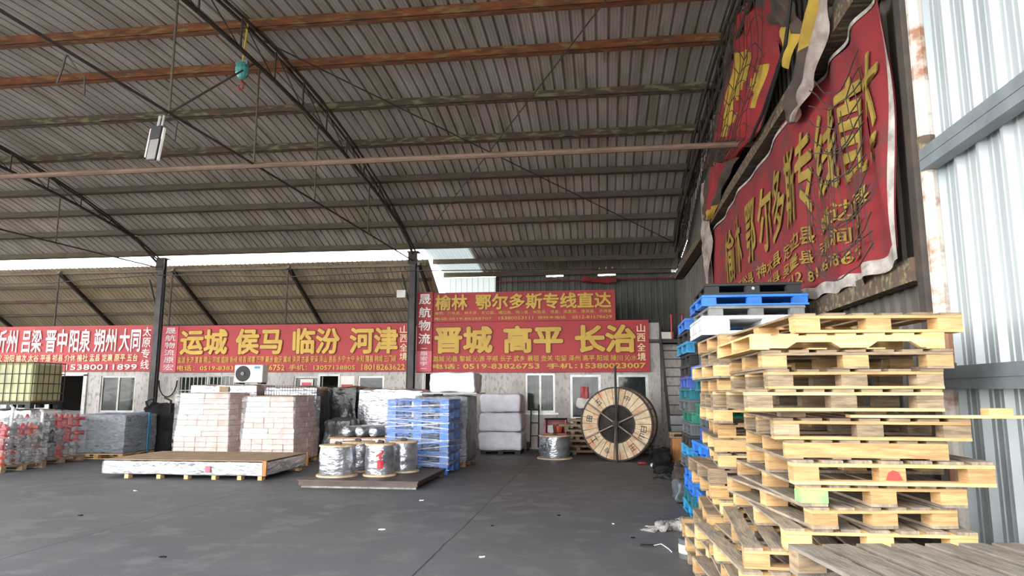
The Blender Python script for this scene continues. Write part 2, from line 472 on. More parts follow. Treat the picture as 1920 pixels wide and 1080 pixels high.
b = MB()                                     # lower continuation over the right bay
def roof2(Y): return 5.82 - (Y - 19.6) * 0.115
corr_across(b, -3.9, X_R, 0.205, 0.05, 0.04, lambda a, h, y: (a, y, roof2(y) + 0.04 + h), [19.6, 21.2, 22.9])
tag(b.build('ceiling', MT['roof']), 'lower roof sheet over the right hand bay behind the eave', 'roof', kind='structure')
b = MB()
corr_across(b, -5.22, -3.95, 0.205, 0.05, 0.04, lambda a, h, y: (a, y, roof2(y) + 0.04 + h), [19.6, 21.2, 22.9])  # translucency stands in for daylight leaking onto this strip of roof
tag(b.build('ceiling', MT['trans']), 'roof sheet beside the second column, made translucent to imitate leaking daylight', 'roof', kind='structure')

def lean(Y): return 5.6 - (Y - 20.3) * 0.55
b = MB()
corr_across(b, X_L, -5.25, 0.16, 0.04, 0.03, lambda a, h, y: (a, y, lean(y) + h), [20.3, 21.4, 22.4, 23.3])
tag(b.build('ceiling', MT['lean_roof']), 'brown lean-to roof sloping down behind the red signs', 'roof', kind='structure')

# right wall: dark stretch behind the banner, light new sheets near the camera
b = MB()
def wz(y): return roof(y) + 0.03 if y < Y_EAVE else roof2(y) + 0.03
ys = []
b2 = MB()
prof = []
a = 5.34
while a < 23.0:
    prof += [(a, 0), (a + .15, 0), (a + .165, .03), (a + .195, .03), (a + .21, 0)]
    a += .21
n = len(prof); base = len(b.v)
for k in range(2):
    for (y, h) in prof: b.v.append((XW + 0.03 - h, y, 0.0 if k == 0 else wz(min(y, 22.8))))
for i in range(n - 1): b.face(base + i + 1, base + i, base + n + i, base + n + i + 1)
b.build('wall_right', MT['wall_dark'])
tag(bpy.data.objects['wall_right'], 'dull ribbed steel wall behind the big red banner', 'wall', kind='structure')
b = MB(); prof = []
a = -4.0
while a < 5.2:
    prof += [(a, 0), (a + .06, 0), (a + .065, .008), (a + .075, .008), (a + .08, 0), (a + .14, 0), (a + .145, .008), (a + .155, .008), (a + .16, 0), (a + .20, 0), (a + .225, .045), (a + .255, .045), (a + .28, 0)]
    a += .28
n = len(prof)
for k in range(2):
    for (y, h) in prof: b.v.append((XW + 0.02 - h, y, 0.0 if k == 0 else max(wz(y), 5.6)))
for i in range(n - 1): b.face(i + 1, i, n + i, n + i + 1)
tag(b.build('wall_right', MT['wall_light']), 'clean light grey ribbed steel wall beside the pallets', 'wall', kind='structure')

# rear wall of the right bay, with a ragged gap at its top
b = MB()
corr_across(b, -5.22, -3.5, 0.19, 0.05, 0.03, lambda a, h, z: (a, 22.75 - h, z), [3.4, 4.4, 5.42])  # panel let light through to imitate a daylit patch of wall
tag(b.build('wall_back', MT['trans']), 'rear wall panel above the signs, made translucent to imitate leaking daylight', 'wall', kind='structure')
b = MB()
rr = random.Random(4)
x = -3.5
while x < XW:
    top = 5.40 if (-1.9 < x < -1.35 or -0.2 < x < 0.45) else 5.47
    corr_across(b, x, x + 0.19, 0.19, 0.05, 0.03, lambda a, h, z: (a, 22.75 - h, z), [0.0, 3.0, top - rr.random() * 0.02])
    x += 0.19
tag(b.build('wall_back', MT['wall_rear']), 'dull grey ribbed rear wall right of the bright panel', 'wall', kind='structure')
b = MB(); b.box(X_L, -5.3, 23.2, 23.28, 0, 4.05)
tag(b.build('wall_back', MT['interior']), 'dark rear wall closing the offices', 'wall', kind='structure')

# office front with real openings
YF = 20.0
OPEN = [(-17.2, -16.1, 0, 2.1), (-15.52, -14.35, .98, 2.1), (-12.95, -11.02, 1.2, 2.1), (-9.2, -8.42, 1.35, 2.07), (-8.36, -7.8, 0, 2.07),
        (-7.2, -6.4, 1.1, 2.07), (-5.2, -4.6, 0, 2.14), (-2.2, -1.35, 1.02, 2.13), (-.92, -.05, 0, 2.09), (.38, 1.27, 0, 2.09)]
b = MB()
xs = [-30.0]
for (x0, x1, z0, z1) in OPEN:
    b.box(xs[-1], x0, YF, YF + .2, 0, 3.55)
    b.box(x0, x1, YF, YF + .2, z1, 3.55)
    if z0 > 0: b.box(x0, x1, YF, YF + .2, 0, z0)
    xs.append(x1)
b.box(xs[-1], 1.62, YF, YF + .2, 0, 3.55)
b.box(1.62, 2.42, 20.25, 20.45, 0, 2.95)
tag(b.build('wall_facade', MT['facade']), 'stained white tiled office front under the red signs', 'wall', kind='structure')
b = MB(); b.box(-30, 1.62, YF, 23.2, 3.55, 3.62); b.box(1.5, 1.62, YF + .2, 23.0, 0, 3.55)
tag(b.build('ceiling', MT['interior']), 'flat top and end of the office block', 'roof', kind='structure')

def window(nm, x0, x1, z0, z1, frame, label, mull=1, cat='window'):
    t = thing(nm, label, cat, ((x0 + x1) / 2, YF + .06, z0), kind='structure', wspace=True)
    w = .055
    f = MB()
    f.box(x0, x1, YF + .03, YF + .1, z0, z0 + w); f.box(x0, x1, YF + .03, YF + .1, z1 - w, z1)
    f.box(x0, x0 + w, YF + .03, YF + .1, z0 + w, z1 - w); f.box(x1 - w, x1, YF + .03, YF + .1, z0 + w, z1 - w)
    for k in range(mull):
        xm = x0 + (x1 - x0) * (k + 1) / (mull + 1)
        f.box(xm - w / 2, xm + w / 2, YF + .035, YF + .095, z0 + w, z1 - w)
    f.build('window_frame', MT[frame], t)
    for k in range(mull + 1):
        xa = x0 + (x1 - x0) * k / (mull + 1) + w / 2; xb = x0 + (x1 - x0) * (k + 1) / (mull + 1) - w / 2
        g = MB(); g.box(xa, xb, YF + .06, YF + .066, z0 + w / 2, z1 - w / 2)
        g.build('pane', MT['glass'], t)
    return t

t = thing('door_1', 'open dark doorway in a white frame under the left sign', 'door', (-16.65, YF, 0), kind='structure', wspace=True)
f = MB()
for (xa, xb, za, zb) in ((-17.32, -17.2, 0, 2.14), (-16.1, -15.98, 0, 2.14), (-17.32, -15.98, 2.1, 2.2)):
    f.box(xa, xb, YF - .04, YF + .12, za, zb)
f.build('door_frame', MT['white_frame'], t)
window('window_1', -15.52, -14.35, .98, 2.1, 'white_frame', 'white framed sliding window right of the dark doorway')
t = window('window_2', -12.95, -11.02, 1.2, 2.1, 'white_frame', 'barred window behind the pale carton stack', 1)
f = MB()
for k in range(15): f.tube([(-12.9 + k * .13, YF - .06, 1.2), (-12.9 + k * .13, YF - .06, 2.1)], .012, 5)
for z in (1.22, 1.65, 2.08): f.tube([(-12.95, YF - .06, z), (-11.02, YF - .06, z)], .014, 5)
f.build('window_bars', MT['white_frame'], t)
t = window('window_3', -9.2, -8.42, 1.35, 2.07, 'white_frame', 'small window with a red notice beside the dark doorway', 0)
f = MB(); f.box(-9.0, -8.6, YF + .02, YF + .028, 1.78, 1.98); nq = f.build('notice', MT['white_ink'], t)
f = MB(); f.box(-8.95, -8.65, YF + .012, YF + .02, 1.78, 1.88); f.build('notice_print', MT['pink_strip'], t).parent = nq
t = thing('door_2', 'narrow dark doorway left of the pink wall notice', 'door', (-8.08, YF, 0), kind='structure', wspace=True)
f = MB()
for (xa, xb, za, zb) in ((-8.42, -8.36, 0, 2.07), (-7.8, -7.74, 0, 2.07), (-8.42, -7.74, 2.07, 2.12)): f.box(xa, xb, YF - .03, YF + .1, za, zb)
f.build('door_frame', MT['alu'], t)
window('window_4', -7.2, -6.4, 1.1, 2.07, 'alu', 'grey framed window left of the second column', 0)
t = thing('door_3', 'dark open doorway behind the white bales', 'door', (-4.9, YF, 0), kind='structure', wspace=True)
f = MB()
for (xa, xb, za, zb) in ((-5.28, -5.2, 0, 2.14), (-4.6, -4.52, 0, 2.14), (-5.28, -4.52, 2.14, 2.2)): f.box(xa, xb, YF - .03, YF + .1, za, zb)
f.build('door_frame', MT['alu'], t)
window('window_5', -2.2, -1.35, 1.02, 2.13, 'alu', 'sliding window right of the white bales', 1)
f = MB(); f.box(-2.3, -1.25, YF - .07, YF + .02, .96, 1.02)
tag(f.build('trim_1', MT['alu']), 'grey sill under the window beside the white bales', 'sill', kind='structure')
def glass_door(nm, x0, x1, label):
    t = thing(nm, label, 'door', ((x0 + x1) / 2, YF, 0), kind='structure', wspace=True)
    f = MB(); w = .07
    f.box(x0, x0 + w, YF + .02, YF + .1, 0, 2.09); f.box(x1 - w, x1, YF + .02, YF + .1, 0, 2.09)
    f.box(x0 + w, x1 - w, YF + .02, YF + .1, 2.02, 2.09); f.box(x0 + w, x1 - w, YF + .02, YF + .1, 0, .12); f.box(x0 + w, x1 - w, YF + .02, YF + .1, .82, .9)
    f.build('door_frame', MT['alu'], t)
    g = MB(); g.box(x0 + w, x1 - w, YF + .055, YF + .061, .12, 2.02); g.build('pane', MT['glass'], t)
    g = MB(); g.box(x1 - w + .01, x1 - .02, YF - .02, YF + .02, 1.0, 1.2); g.build('door_handle', MT['chrome'], t)
glass_door('door_4', -.92, -.05, 'glazed door behind the left side of the big reel')
glass_door('door_5', .38, 1.27, 'glazed door behind the right side of the big reel')
f = MB(); f.box(-7.74, -7.3, YF - .012, YF, 1.55, 2.07)
tag(f.build('wall_notice', MT['white_ink']), 'pale pink paper notice on the wall right of the narrow doorway', 'notice')
f = MB(); f.box(-7.7, -7.34, YF - .018, YF - .012, 1.6, 1.82)
f.build('notice_print', MT['orange_obj'], bpy.data.objects['wall_notice'])

# columns with conduits
def column(x, label, ztop):
    t = thing('steel_column', label, 'column', (x, 19.5, 0), kind='structure', group='steel columns at the eave', wspace=True)
    f = MB(); f.box(x - .085, x + .085, 19.44, 19.46, 0, ztop); f.box(x - .085, x + .085, 19.62, 19.64, 0, ztop); f.box(x - .012, x + .012, 19.46, 19.62, 0, ztop)
    f.box(x - .2, x + .2, 19.36, 19.72, 0, .03)
    f.build('column_shaft', MT['column'], t)
    f = MB(); f.box(x - .17, x + .17, 19.4, 19.68, ztop, ztop + .03); f.box(x - .13, x + .13, 19.4, 19.44, ztop - .35, ztop); f.build('column_cap', MT['steel_dark'], t)
    f = MB(); f.tube([(x + .11, 19.5, .4), (x + .11, 19.5, 4.9), (x + .1, 19.5, 5.05)], .022, 6); f.tube([(x - .115, 19.52, .4), (x - .115, 19.52, 4.2), (x - .3, 19.4, 5.0)], .03, 6)
    f.build('conduit', MT['black'], t)
column(-13.42, 'dark steel column between the left and middle signs', 5.66)
column(-5.45, 'dark steel column between the middle and right signs', 5.66)
column(-21.65, 'dark steel column at the far left beyond the frame', 5.66)
t = thing('rusty_corner_post', 'tall white post with rust patches where the light wall meets the banner', 'post', (XW - .08, 5.22, 0), kind='structure', wspace=True)
f = MB(); f.tube([(XW - .06, 5.22, 0), (XW - .06, 5.22, 6.9)], .055, 10); f.build('post_tube', MT['white_rust'], t)
f = MB(); f.box(XW - .12, XW - .02, 5.32, 5.42, 0, 6.9); f.build('post_angle', MT['steel_dark'], t)
f = MB()
for z in (1.7, 3.35, 4.75): f.tube([(XW - .06, 5.22, z), (XW - .06, 5.22, z + .1)], .062, 10)
f.build('post_clamp', MT['rust2'], t)

# wall rails
for z, lb in ((3.33, 'grey steel rail across the light wall at mid height'), (1.76, 'grey steel rail across the light wall behind the pallets')):
    f = MB(); f.box(XW - .13, XW - .03, -4, 5.2, z, z + .012); f.box(XW - .13, XW - .115, -4, 5.2, z - .13, z); f.box(XW - .13, XW - .03, -4, 5.2, z - .142, z - .13); f.box(XW - .04, XW - .03, -4, 5.2, z - .13, z)
    f.box(XW - .135, XW - .128, -4, 5.2, z - .07, z - .06)
    tag(f.build('wall_rail', MT['rail']), lb, 'rail', group='steel rails on the light wall', kind='structure')
for z0, z1, lb in ((4.93, 5.1, 'rusty brown beam along the top edge of the big banner'), (2.42, 2.6, 'brown timber beam along the bottom edge of the big banner')):
    f = MB(); f.box(XW - (.25 if z0 > 4 else .14), XW - .03, 5.45, 21.0, z0, z1)
    tag(f.build('banner_beam', MT['rust2']), lb, 'beam', kind='structure')

# purlins
PY = [(8.2, 'rust'), (9.8, 'rust'), (11.2, 'rust'), (12.85, 'rust2'), (14.45, 'rust2'), (16.1, 'rust3'), (17.2, 'rust3'), (18.3, 'rust3'), (19.45, 'rust3')]
words = ['only a short piece showing at the top left corner', 'topmost one crossing the photo, orange rust', 'second from the top of the photo, orange brown', 'third from the top of the photo, brown',
         'fourth from the top of the photo, just above the pink pipe', 'first one below the pink pipe', 'second one below the pink pipe', 'third one below the pink pipe, dark', 'lowest one, at the eave']
for (y, mt), w in zip(PY, words):
    f = MB(); z = roof(y)
    f.box(X_L, 2.2, y - .04, y + .04, z - .11, z + .045)
    f.box(X_L, 2.2, y - .04, y + .09, z - .115, z - .1)
    tag(f.build('roof_purlin', MT[mt]), 'rusty steel roof purlin running across, ' + w, 'purlin', group='roof purlins', kind='structure')
for y, w in ((20.9, 'lower right bay purlin just behind the eave'), (22.4, 'lower right bay purlin next to the rear wall')):
    f = MB(); z = roof2(y); f.box(-5.2, 2.25, y - .04, y + .04, z - .11, z + .035)
    tag(f.build('roof_purlin', MT['rust3']), 'dark ' + w, 'purlin', group='roof purlins', kind='structure')
for y, w in ((20.45, 'top'), (21.1, 'upper middle'), (21.8, 'lower middle'), (22.5, 'bottom')):
    f = MB(); z = lean(y); f.box(X_L, -5.3, y - .03, y + .03, z - .09, z)
    tag(f.build('lean_to_purlin', MT['rust3']), 'thin brown purlin of the lean-to roof, %s one' % w, 'purlin', group='lean-to purlins', kind='structure')
for i, x in enumerate((-21.7, -17.6, -13.6, -9.7, -5.5)):
    f = MB(); f.bar((x, 20.3, lean(20.3) - .12), (x, 23.1, lean(23.1) - .12), .07, .12); f.bar((x - .02, 20.35, 3.63), (x - .02, 20.35, lean(20.35) - .1), .04, .04)
    tag(f.build('lean_to_rafter', MT['steel_dark']), ['lean-to rafter at far left edge', 'lean-to rafter over the white lettered sign', 'lean-to rafter beside the first column', 'lean-to rafter over the middle of the gold lettered sign', 'lean-to rafter beside the second column'][i], 'rafter', group='lean-to rafters', kind='structure')

# trusses
def bot(Y): return 6.85 - .0116 * (Y - 10.3) ** 2
def truss(x, label, tie=True, mt='steel_dark'):
    t = thing('roof_truss', label, 'truss', (x, 19.6, 5.6), kind='structure', group='curved roof trusses', wspace=True)
    st = [19.6 - 1.13 * i for i in range(17)]
    f = MB()
    for dx in (-.05, .05): f.tube([(x + dx, y, roof(y) - .14) for y in st], .026, 6)
    f.build('top_chord', MT[mt], t)
    f = MB(); f.tube([(x, y, min(bot(y), roof(y) - .3)) for y in st[:1]] + [(x, y, bot(y)) for y in st[1:]], .038, 6)
    f.build('bottom_chord', MT[mt], t)
    f = MB()
    for i in range(1, 17):
        y = st[i]
        f.tube([(x, y, bot(y)), (x, y, roof(y) - .14)], .017, 5)
        y2 = (st[i] + st[i - 1]) / 2
        f.tube([(x, st[i - 1], bot(st[i - 1]) if i > 1 else roof(19.6) - .3), (x, st[i], roof(st[i]) - .14)], .012, 5)
    f.build('web_bars', MT[mt], t)
    if tie:
        zt = lambda y: 5.06 + .026 * (y - 6)
        f = MB(); f.tube([(x, 1.6, 5.0), (x, 19.5, zt(19.5))], .02, 6); f.build('tie_rod', MT[mt], t)
        f = MB()
        for y in (4.2, 7.83, 10.03, 12.4, 15.5): f.tube([(x, y, zt(y)), (x, y, bot(y))], .016, 6)
        f.tube([(x, 7.83, zt(7.83) + .03), (x, 9.9, bot(9.9))], .016, 6)
        f.build('hanger_rod', MT['rust3'], t)
    return t
truss(-5.45, 'curved steel truss rising from the column beside the right sign')
truss(-13.6, 'curved steel truss rising from the left column')
truss(2.1, 'dark gable truss along the right wall', tie=False)
f = MB(); f.tube([(-34, 10.03, 5.17), (2.3, 10.03, 5.17)], .045, 8)
tag(f.build('tie_pipe', MT['tie']), 'long pinkish brown pipe crossing the shed under the trusses', 'pipe', kind='structure')
f = MB(); f.tube([(-5.4, 10.0, 7.28), (2.08, 19.4, 5.72)], .012, 5)
tag(f.build('brace_rod', MT['steel_dark']), 'thin roof brace falling to the right wall corner', 'brace', kind='structure')
f = MB(); f.tube([(-5.4, 19.4, 5.72), (.4, 9.0, 7.3)], .012, 5)
tag(f.build('brace_rod', MT['steel_dark']), 'thin roof brace rising from the second column to upper right', 'brace', kind='structure')
f = MB()
f.tube([(-30, 19.3, 5.05), (-24, 19.3, 4.95), (-17, 19.35, 4.97), (-13.6, 19.4, 5.15)], .014, 5); f.tube([(-13.5, 19.4, 5.15), (-9, 19.4, 5.0), (-5.5, 19.4, 5.1), (2.2, 20, 5.1)], .014, 5)
tag(f.build('eave_cable', MT['black']), 'black cable slung along under the eave between the columns', 'cable')

# ------------------------------------------------------------------ red signs on the office front
def flat(y):
    return lambda x, z, d=0.0: (x, y - d, z)
SG = 'red shop signs over the office front'
def sign_panel(name, label, x0, x1, z0, z1, y0=19.87, y1=19.98, mat='red_sign'):
    t = thing(name, label, 'sign', ((x0 + x1) / 2, y1, z0), group=SG, wspace=True)
    f = MB(); f.box(x0, x1, y0, y1, z0, z1); f.build('sign_panel', MT[mat], t)
    return t
def letters(t, part, mat, rows, y, offset=.03, outline=None, column=False, gap=.15, bold=0.0):
    for (s, x0, x1, z0, z1) in rows:
        if outline:
            f = MB(); put_text(f, s, x0, x1, z0, z1, flat(y + .011), offset, outline, bold)
            f.build(part + '_outline', MT['maroon'], t)
        f = MB()
        if column: put_column(f, s, x0, x1, z0, z1, flat(y), offset, gap, bold)
        else: put_text(f, s, x0, x1, z0, z1, flat(y), offset, 0, bold)
        f.build(part, MT[mat], t)

t = sign_panel('shop_sign', 'wide red sign with white place names at the left edge', -26.5, -13.78, 2.24, 3.66)
letters(t, 'headline_lettering', 'white_ink', [('忻州', -19.2, -18.42, 2.83, 3.56), ('吕梁', -18.25, -17.57, 2.83, 3.56), ('晋中', -17.43, -16.68, 2.83, 3.56),
        ('阳泉', -16.6, -15.88, 2.83, 3.56), ('朔州', -15.75, -15.0, 2.83, 3.56), ('大同', -14.9, -14.18, 2.83, 3.56)], 19.85, .006, bold=.02)
letters(t, 'district_lettering', 'cream', [('宁武 城 孝义 汾阳 榆次 太谷 平遥 祁县 介休 榆社 盂县 定襄 原平 五台', -19.9, -14.23, 2.54, 2.77)], 19.85, .002, bold=.01)
letters(t, 'phone_lettering', 'white_ink', [('0519-83838919', -19.9, -17.18, 2.28, 2.45), ('15380011899', -16.65, -14.23, 2.28, 2.45)], 19.85, .004, bold=.014)
letters(t, 'route_lettering', 'white_ink', [('太原专线', -14.12, -13.84, 2.27, 3.62)], 19.85, .004, column=True, bold=.008)

t = sign_panel('shop_sign', 'wide red sign with gold place names between the two columns', -13.5, -5.6, 2.2, 3.62)
f = MB(); f.box(-13.46, -12.95, 19.852, 19.858, 2.2, 3.6); f.build('name_strip', MT['pink_strip'], t)
letters(t, 'name_lettering', 'white_ink', [('晟航物流原宏', -13.36, -13.02, 2.24, 3.58)], 19.847, .004, column=True, bold=.014)
letters(t, 'headline_lettering', 'gold', [('运城', -12.85, -11.3, 2.72, 3.51), ('侯马', -11.04, -9.54, 2.72, 3.51), ('临汾', -9.22, -7.74, 2.72, 3.51), ('河津', -7.44, -5.95, 2.72, 3.51)], 19.84, .004, .03, bold=.034)
letters(t, 'district_lettering', 'gold', [('盐湖 永济 夏县 稷山 河城 临猗 新绛 绛县 闻喜 万荣 襄汾 曲沃 翼城 洪洞 古县 安泽 浮山 吉县 乡宁 大宁 永和 蒲县 韩城 三门峡', -12.89, -6.0, 2.47, 2.67)], 19.85, .002, bold=.012)
letters(t, 'phone_lettering', 'gold', [('电话：0519-83838305', -12.9, -10.54, 2.24, 2.41), ('83826752', -10.45, -9.43, 2.24, 2.41), ('手机：13057138805', -9.3, -7.24, 2.24, 2.41), ('18018263622', -7.05, -5.73, 2.24, 2.41)], 19.85, .004, bold=.018)
letters(t, 'province_lettering', 'cream', [('山西全境', -5.9, -5.66, 2.5, 3.56)], 19.85, .008, column=True)

t = sign_panel('shop_sign', 'red sign above the lowest right one, with one row of gold characters', -4.92, .4, 3.63, 4.5)
letters(t, 'headline_lettering', 'gold', [('榆林', -4.85, -3.88, 3.97, 4.44), ('鄂尔多斯专线直达', -3.65, .3, 3.97, 4.44)], 19.84, .004, .02, bold=.03)
letters(t, 'district_lettering', 'gold', [('榆阳、府谷县、神木县、定边县、靖边县、横山县、米脂县、佳县、吴堡县、清涧县、子洲县', -4.86, .3, 3.84, 3.94)], 19.85, .002, bold=.01)
letters(t, 'phone_lettering', 'gold', [('电话:0519-85255707', -4.86, -3.16, 3.68, 3.77), ('15380053111', -2.96, -1.95, 3.68, 3.77), ('保特木电话', -1.83, -1.01, 3.68, 3.77), ('0512-81678629', -.83, .3, 3.68, 3.77)], 19.85, .004, bold=.014)
t = sign_panel('shop_sign', 'red sign with three big outlined gold place names over the bales', -5.4, 1.32, 2.16, 3.62)
letters(t, 'headline_lettering', 'gold', [('晋城', -4.86, -3.13, 2.7, 3.5), ('高平', -2.82, -1.09, 2.7, 3.5), ('长治', -.76, .96, 2.7, 3.5)], 19.84, .004, .032, bold=.04)
letters(t, 'district_lettering', 'gold', [('潞城 沁县 黎城 沁源 平顺 长子 武乡 襄垣 壶关 屯留 泽州 高平 阳城 陵川 沁水', -4.89, .98, 2.47, 2.64)], 19.85, .002, bold=.012)
letters(t, 'phone_lettering', 'gold', [('电话：', -4.89, -4.1, 2.26, 2.41), ('0519-83826753', -4.0, -1.77, 2.26, 2.41), ('手机：', -1.57, -.7, 2.26, 2.41), ('15380023007', -.6, 1.21, 2.26, 2.41)], 19.85, .004, bold=.022)
letters(t, 'province_lettering', 'cream', [('山西全境', .99, 1.22, 2.45, 3.52)], 19.85, .012, column=True)
t = thing('name_banner', 'tall narrow red strip with white brush characters left of the right signs', 'sign', (-5.14, 19.84, 2.16), group=SG, wspace=True)
f = MB(); f.box(-5.37, -4.92, 19.8, 19.835, 2.78, 4.52); f.build('sign_panel', MT['red_sign'], t)
f = MB(); f.box(-5.37, -4.92, 19.8, 19.835, 2.18, 2.78); f.build('lower_panel', MT['pink_strip'], t)
letters(t, 'name_lettering', 'white_ink', [('晟航物流', -5.33, -4.97, 2.95, 4.5)], 19.79, .004, column=True, gap=.2, bold=.02)
letters(t, 'name_lettering', 'white_ink', [('（原宏宇）', -5.26, -5.04, 2.2, 2.93)], 19.79, .004, column=True, bold=.012)
f = MB(); f.box(-5.86, -5.6, 19.28, 19.42, 4.3, 4.52)
tag(f.build('switch_box', MT['white_box']), 'small cream switch box on the second column', 'box')

# ------------------------------------------------------------------ big banner on the right wall
def bulge(y, z):
    return .035 * math.sin(y * 2.1 + .8 * math.sin(z * 2.0)) + .02 * math.sin(y * 5.3 + z * 1.7) + (.05 * math.sin((y * 9 - z * 2.5)) * max(0, min(1, (8.2 - y) / 2)))
BX = XW - .17
def bpos(y, z, off=0.0): return (BX + bulge(y, z) * .8 - off, y, z)
t = thing('wall_banner', 'huge wrinkled red banner with gold characters on the right wall', 'banner', (BX, 10, 2.6), wspace=True)
f = MB(); f.grid(lambda u, v: bpos(14.5 - u * 9.05, 2.68 + v * (2.14 + .02 * math.sin(u * 40)) - .03 * math.sin(u * math.pi * 5)), 120, 24)
o = f.build('cloth', MT['banner_red'], t, smooth=True)
f = MB()
f.grid(lambda u, v: bpos(14.5 - u * 9.05, 2.58 + v * .12 - .03 * math.sin(u * math.pi * 5) + .015 * math.sin(u * 90), .012), 120, 2)
f.grid(lambda u, v: bpos(5.52 - .07 * u, 2.6 + v * 2.2, .012), 2, 30)
f.grid(lambda u, v: bpos(14.5 - u * 9.05, 4.79 + v * .04, .012), 120, 1)
f.build('hem', MT['banner_hem'], t, smooth=True)
def bplace(x, z, d=0.0):
    y = 14.2 - x
    zz = z + .03 * math.sin(y * 6 + z * 3) * (1 if y < 8.5 else .4)
    return bpos(y, zz, .02 + d)
f = MB()
for s, x0, x1 in (('榆', 1.4, 2.1), ('林', 2.25, 3.0), ('鄂', 3.32, 4.01), ('尔', 4.12, 4.8), ('多', 4.88, 5.54), ('斯', 5.6, 6.2), ('专', 6.27, 6.75), ('线', 6.87, 7.44), ('直', 7.57, 8.05), ('达', 8.12, 8.56)):
    f = MB(); put_text(f, s, x0, x1, 3.52, 4.45, bplace, .004, 0, .018); f.build('headline_lettering', MT['banner_gold'], t)
f = MB()
put_text(f, '榆阳 府谷县 神木县 定边县 靖边县', 1.4, 8.1, 3.2, 3.4, bplace, .015)
put_text(f, '横山县 米脂县 佳县 吴堡县 清涧县', .9 + .5, 8.0, 3.0, 3.15, bplace, .012)
put_text(f, '电话 0519 85255707   0512 81678629', .9 + .5, 8.0, 2.8, 2.95, bplace, .015)
f.build('district_lettering', MT['banner_gold'], t)
# rope net hanging over the near part of the banner
t = MB(); rn = random.Random(11)
for k in range(14):
    z0 = 2.75 + k * .125; pts = []
    sag = .12 + rn.random() * .22
    for i in range(11):
        u = i / 10; y = 5.68 + u * (1.9 - .05 * k + rn.random() * .05)
        z = z0 + .5 * u * (.4 + .03 * k) - sag * math.sin(u * math.pi) + rn.uniform(-.02, .02)
        pts.append((BX - .13 - .01 * math.sin(y * 9), y, min(z, 4.75)))
    t.tube(pts, .006, 4)
for k in range(13):
    y0 = 5.72 + k * .13; pts = []
    for i in range(9):
        u = i / 8
        pts.append((BX - .135, y0 + .15 * u + .06 * math.sin(u * 6 + k) + rn.uniform(-.015, .015), 2.72 + u * (1.45 - .05 * k)))
    t.tube(pts, .005, 4)
tag(t.build('rope_net', MT['net']), 'dark sagging rope net over the near end of the big banner', 'net')

# torn cloth hanging in front of the wall above the banner
def poly(pl, t):
    n = len(pl) - 1; i = min(int(t * n), n - 1); w = t * n - i
    return pl[i][0] * (1 - w) + pl[i + 1][0] * w, pl[i][1] * (1 - w) + pl[i + 1][1] * w
def drape(mb, left, right, x, fold=.05, nf=4, nu=26, nv=26, ph=0.0, split=None):
    def fn(u, v):
        a = poly(left, v); b = poly(right, v)
        y = a[0] * (1 - u) + b[0] * u; z = a[1] * (1 - u) + b[1] * u
        xx = x + fold * math.sin(u * nf * 6.283 + ph + 1.2 * math.sin(v * 4)) * (.5 + .5 * v) + .02 * math.sin(v * 17 + u * 9)
        return (xx, y, z)
    base = len(mb.f)
    mb.grid(fn, nu, nv)
    if split:
        for j in range(nv):
            for i in range(nu):
                mb.m[base + j * nu + i] = split((i + .5) / nu, (j + .5) / nv)
SLOT = [MT['torn'], MT['torn_gold'], MT['torn_brown'], MT['torn_grey']]
def sp1(u, v):
    n = noise.noise(Vector((u * 3.2, v * 2.4, 1.7)))
    z1 = .035 * math.sin(v * 26) + .03 * math.sin(v * 11 + 2)
    if u < .2 - .06 * v + .05 * n: return 2
    if .27 + z1 < u < .66 + z1 * 1.4 - .12 * v and .2 < v < .74: return 0 if (.44 < u - z1 < .5 and v > .45) or n < -.36 else 1
    if .76 + z1 < u < .96 and .3 < v < .56: return 1
    if v > .76 and u < .7: return 2 if n < .2 else 1
    return 0 if n > -.4 else 2
TG = 'torn banner cloths under the gable'
f = MB()
drape(f, [(10.9, 7.42), (11.5, 6.95), (12.6, 6.4), (13.7, 6.0)], [(8.1, 6.6), (8.15, 5.6), (8.8, 5.35), (9.4, 5.05), (10.5, 5.15)], 2.13, .085, 5, 64, 64, 0, sp1)
f.mi = 0
tag(f.build('torn_banner', SLOT, smooth=True), 'torn red banner with gold strokes hanging at the gable', 'cloth', TG)
f = MB()
drape(f, [(8.9, 6.95), (8.3, 6.1), (7.7, 5.6)], [(7.9, 6.4), (7.3, 5.75), (7.05, 5.35), (7.6, 5.15)], 2.1, .05, 3, 20, 18, 1, lambda u, v: 2 if v < .55 + .2 * u else (1 if u > .4 else 0))
tag(f.build('torn_banner', SLOT, smooth=True), 'brown swag of torn cloth to the right of the torn red banner', 'cloth', TG)
f = MB()
drape(f, [(6.75, 5.6), (7.4, 5.1), (8.0, 4.85), (7.85, 4.6), (7.6, 4.52)], [(6.2, 5.3), (6.35, 4.95), (6.8, 4.72), (7.1, 4.6), (7.5, 4.5)], 2.12, .05, 2, 18, 22, .5, lambda u, v: 3 if u > .55 else (1 if v < .22 else 2))
tag(f.build('torn_banner', SLOT, smooth=True), 'dark drooping loop of cloth with a pale edge above the banner', 'cloth', TG)
f = MB()
drape(f, [(13.4, 6.1), (14.2, 5.6), (14.3, 5.2), (14.0, 5.0)], [(10.7, 5.2), (11.6, 5.15), (12.6, 5.05), (13.6, 4.95)], 2.14, .06, 3, 22, 18, 2, lambda u, v: (0 if .2 < u < .62 and v < .7 else (1 if v > .7 and u > .3 else 2)))
tag(f.build('torn_banner', SLOT, smooth=True), 'lower scrap of red and brown torn cloth below the pink pipe end', 'cloth', TG)
f = MB()
drape(f, [(14.6, 5.9), (14.9, 5.2), (15.0, 4.6), (14.2, 3.6)], [(14.1, 5.9), (14.0, 5.2), (13.7, 4.5), (14.1, 3.6)], 2.16, .05, 2, 10, 20, 0, lambda u, v: 3)
